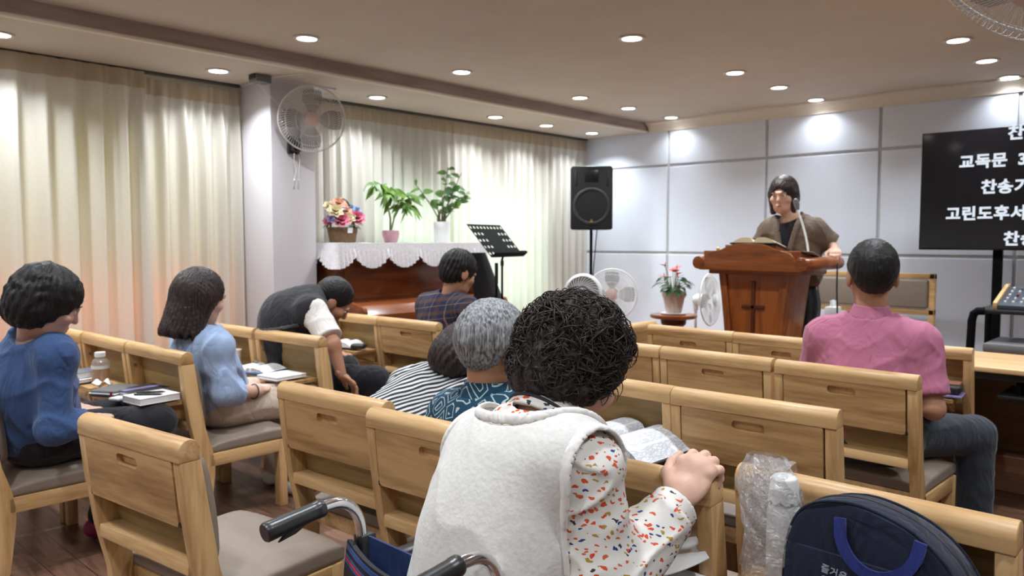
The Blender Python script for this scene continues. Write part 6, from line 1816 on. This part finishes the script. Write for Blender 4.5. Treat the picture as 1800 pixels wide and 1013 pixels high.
t = thing('water_bottle', 'white lidded bottle inside the clear plastic bag', 'bottle', (-.662, 1.535, TZ))
b = NB(); lathe(b, [(0, 0), (.031, 0), (.034, .006), (.034, .165), (.030, .180), (.026, .184), (0, .184)], 36); obj('flask', b, MT['white_plastic'], t)
b = NB()
def lidf(u, v):
    a = 2 * pi * u
    prof = [(.0, .243), (.020, .243), (.026, .238), (.0285, .225), (.0305, .205), (.0325, .190)]
    i = min(int(v * 5), 4); q = v * 5 - i; r = prof[i][0] + (prof[i + 1][0] - prof[i][0]) * q; z = prof[i][1] + (prof[i + 1][1] - prof[i][1]) * q
    s = max(0, v - .6) / .4
    return (r * cos(a), r * sin(a), z + .0035 * s * cos(a * 9))
sheet(b, lidf, 72, 15); obj('lid', b, MT['white_plastic'], t, True, 60)
# thin clear bag over the bottle and the end of the rail
n = NT('thin_clear_plastic'); tr_ = n.node('ShaderNodeBsdfTransparent'); tr_.inputs[0].default_value = (.97, .97, .97, 1)
gl_ = n.node('ShaderNodeBsdfGlossy'); gl_.inputs['Roughness'].default_value = .12; df_ = n.node('ShaderNodeBsdfDiffuse'); df_.inputs[0].default_value = (.86, .84, .83, 1)
v = n.coord((1, 1, 1), rnd=False); no = n.node('ShaderNodeTexNoise'); no.inputs['Scale'].default_value = 30; no.inputs['Detail'].default_value = 5; no.inputs['Distortion'].default_value = 2.5; n.link(v, no.inputs['Vector'])
bp = n.node('ShaderNodeBump'); bp.inputs['Strength'].default_value = 1.0; bp.inputs['Distance'].default_value = .015; n.link(no.outputs['Fac'], bp.inputs['Height']); n.link(bp.outputs[0], gl_.inputs['Normal']); n.link(bp.outputs[0], df_.inputs['Normal'])
m1 = n.node('ShaderNodeMixShader'); n.link(n.math('MULTIPLY_ADD', no.outputs['Fac'], .5, -.02), m1.inputs[0]); n.link(tr_.outputs[0], m1.inputs[1]); n.link(df_.outputs[0], m1.inputs[2])
m2 = n.node('ShaderNodeMixShader'); m2.inputs[0].default_value = .24; n.link(m1.outputs[0], m2.inputs[1]); n.link(gl_.outputs[0], m2.inputs[2]); n.link(m2.outputs[0], n.out.inputs['Surface'])
m_bag = n.m
rb = random.Random(3); phs = [rb.uniform(0, 6.28) for _ in range(9)]
t = thing('plastic_bag', 'crinkled clear plastic bag draped over the chair rail around a white bottle', 'bag', (-.690, 1.54, TZ))
def crk(a, z): return .5 * abs(sin(3 * a + 14 * z + phs[0] + 2 * sin(20 * z + phs[1]))) + .35 * abs(sin(7 * a - 25 * z + phs[2] + 1.5 * sin(5 * a))) + .25 * abs(sin(11 * a + 60 * z + phs[3]))
def pbag(u, v):
    a = 2 * pi * u; z = .004 + .272 * v
    k = 1 - .42 * max(0, v - .78) / .22 - .10 * max(0, .25 - v) / .25
    rx, ry = .064 * k, .047 * k
    w = .012 * (crk(a, z) - .5)
    return ((rx + w) * cos(a) - .018 * v * 0 + .012 * sin(v * 5), (ry + w) * sin(a) - .004, z)
b = NB(); sheet(b, pbag, 96, 60); obj('bag_film', b, m_bag, t, True, 180)
b = NB()
def drape(u, v):       # the neck of the bag thrown over the rail
    x = -.085 + .085 * u; s = v
    a = pi * 1.05 * s
    y = .100 - .040 * cos(a) + .0; z = .195 + .042 * sin(a)
    if s > .8: z -= (s - .8) * .25
    if s < .12: z -= (.12 - s) * .4
    return (x + .006 * sin(9 * v + 4 * u), y + .004 * crk(u * 5, v * .4), z + .006 * crk(u * 6 + 1, v * .3))
sheet(b, drape, 24, 36); obj('bag_neck', b, m_bag, t, True, 180)
def hang(u, v):
    x = -.085 + .075 * u
    return (x + .008 * sin(7 * v + phs[4]) , .052 + .010 * crk(u * 4, v * .4) - .02 * v, .205 - .20 * v)
b = NB(); sheet(b, hang, 20, 40); obj('bag_skirt', b, m_bag, t, True, 180)
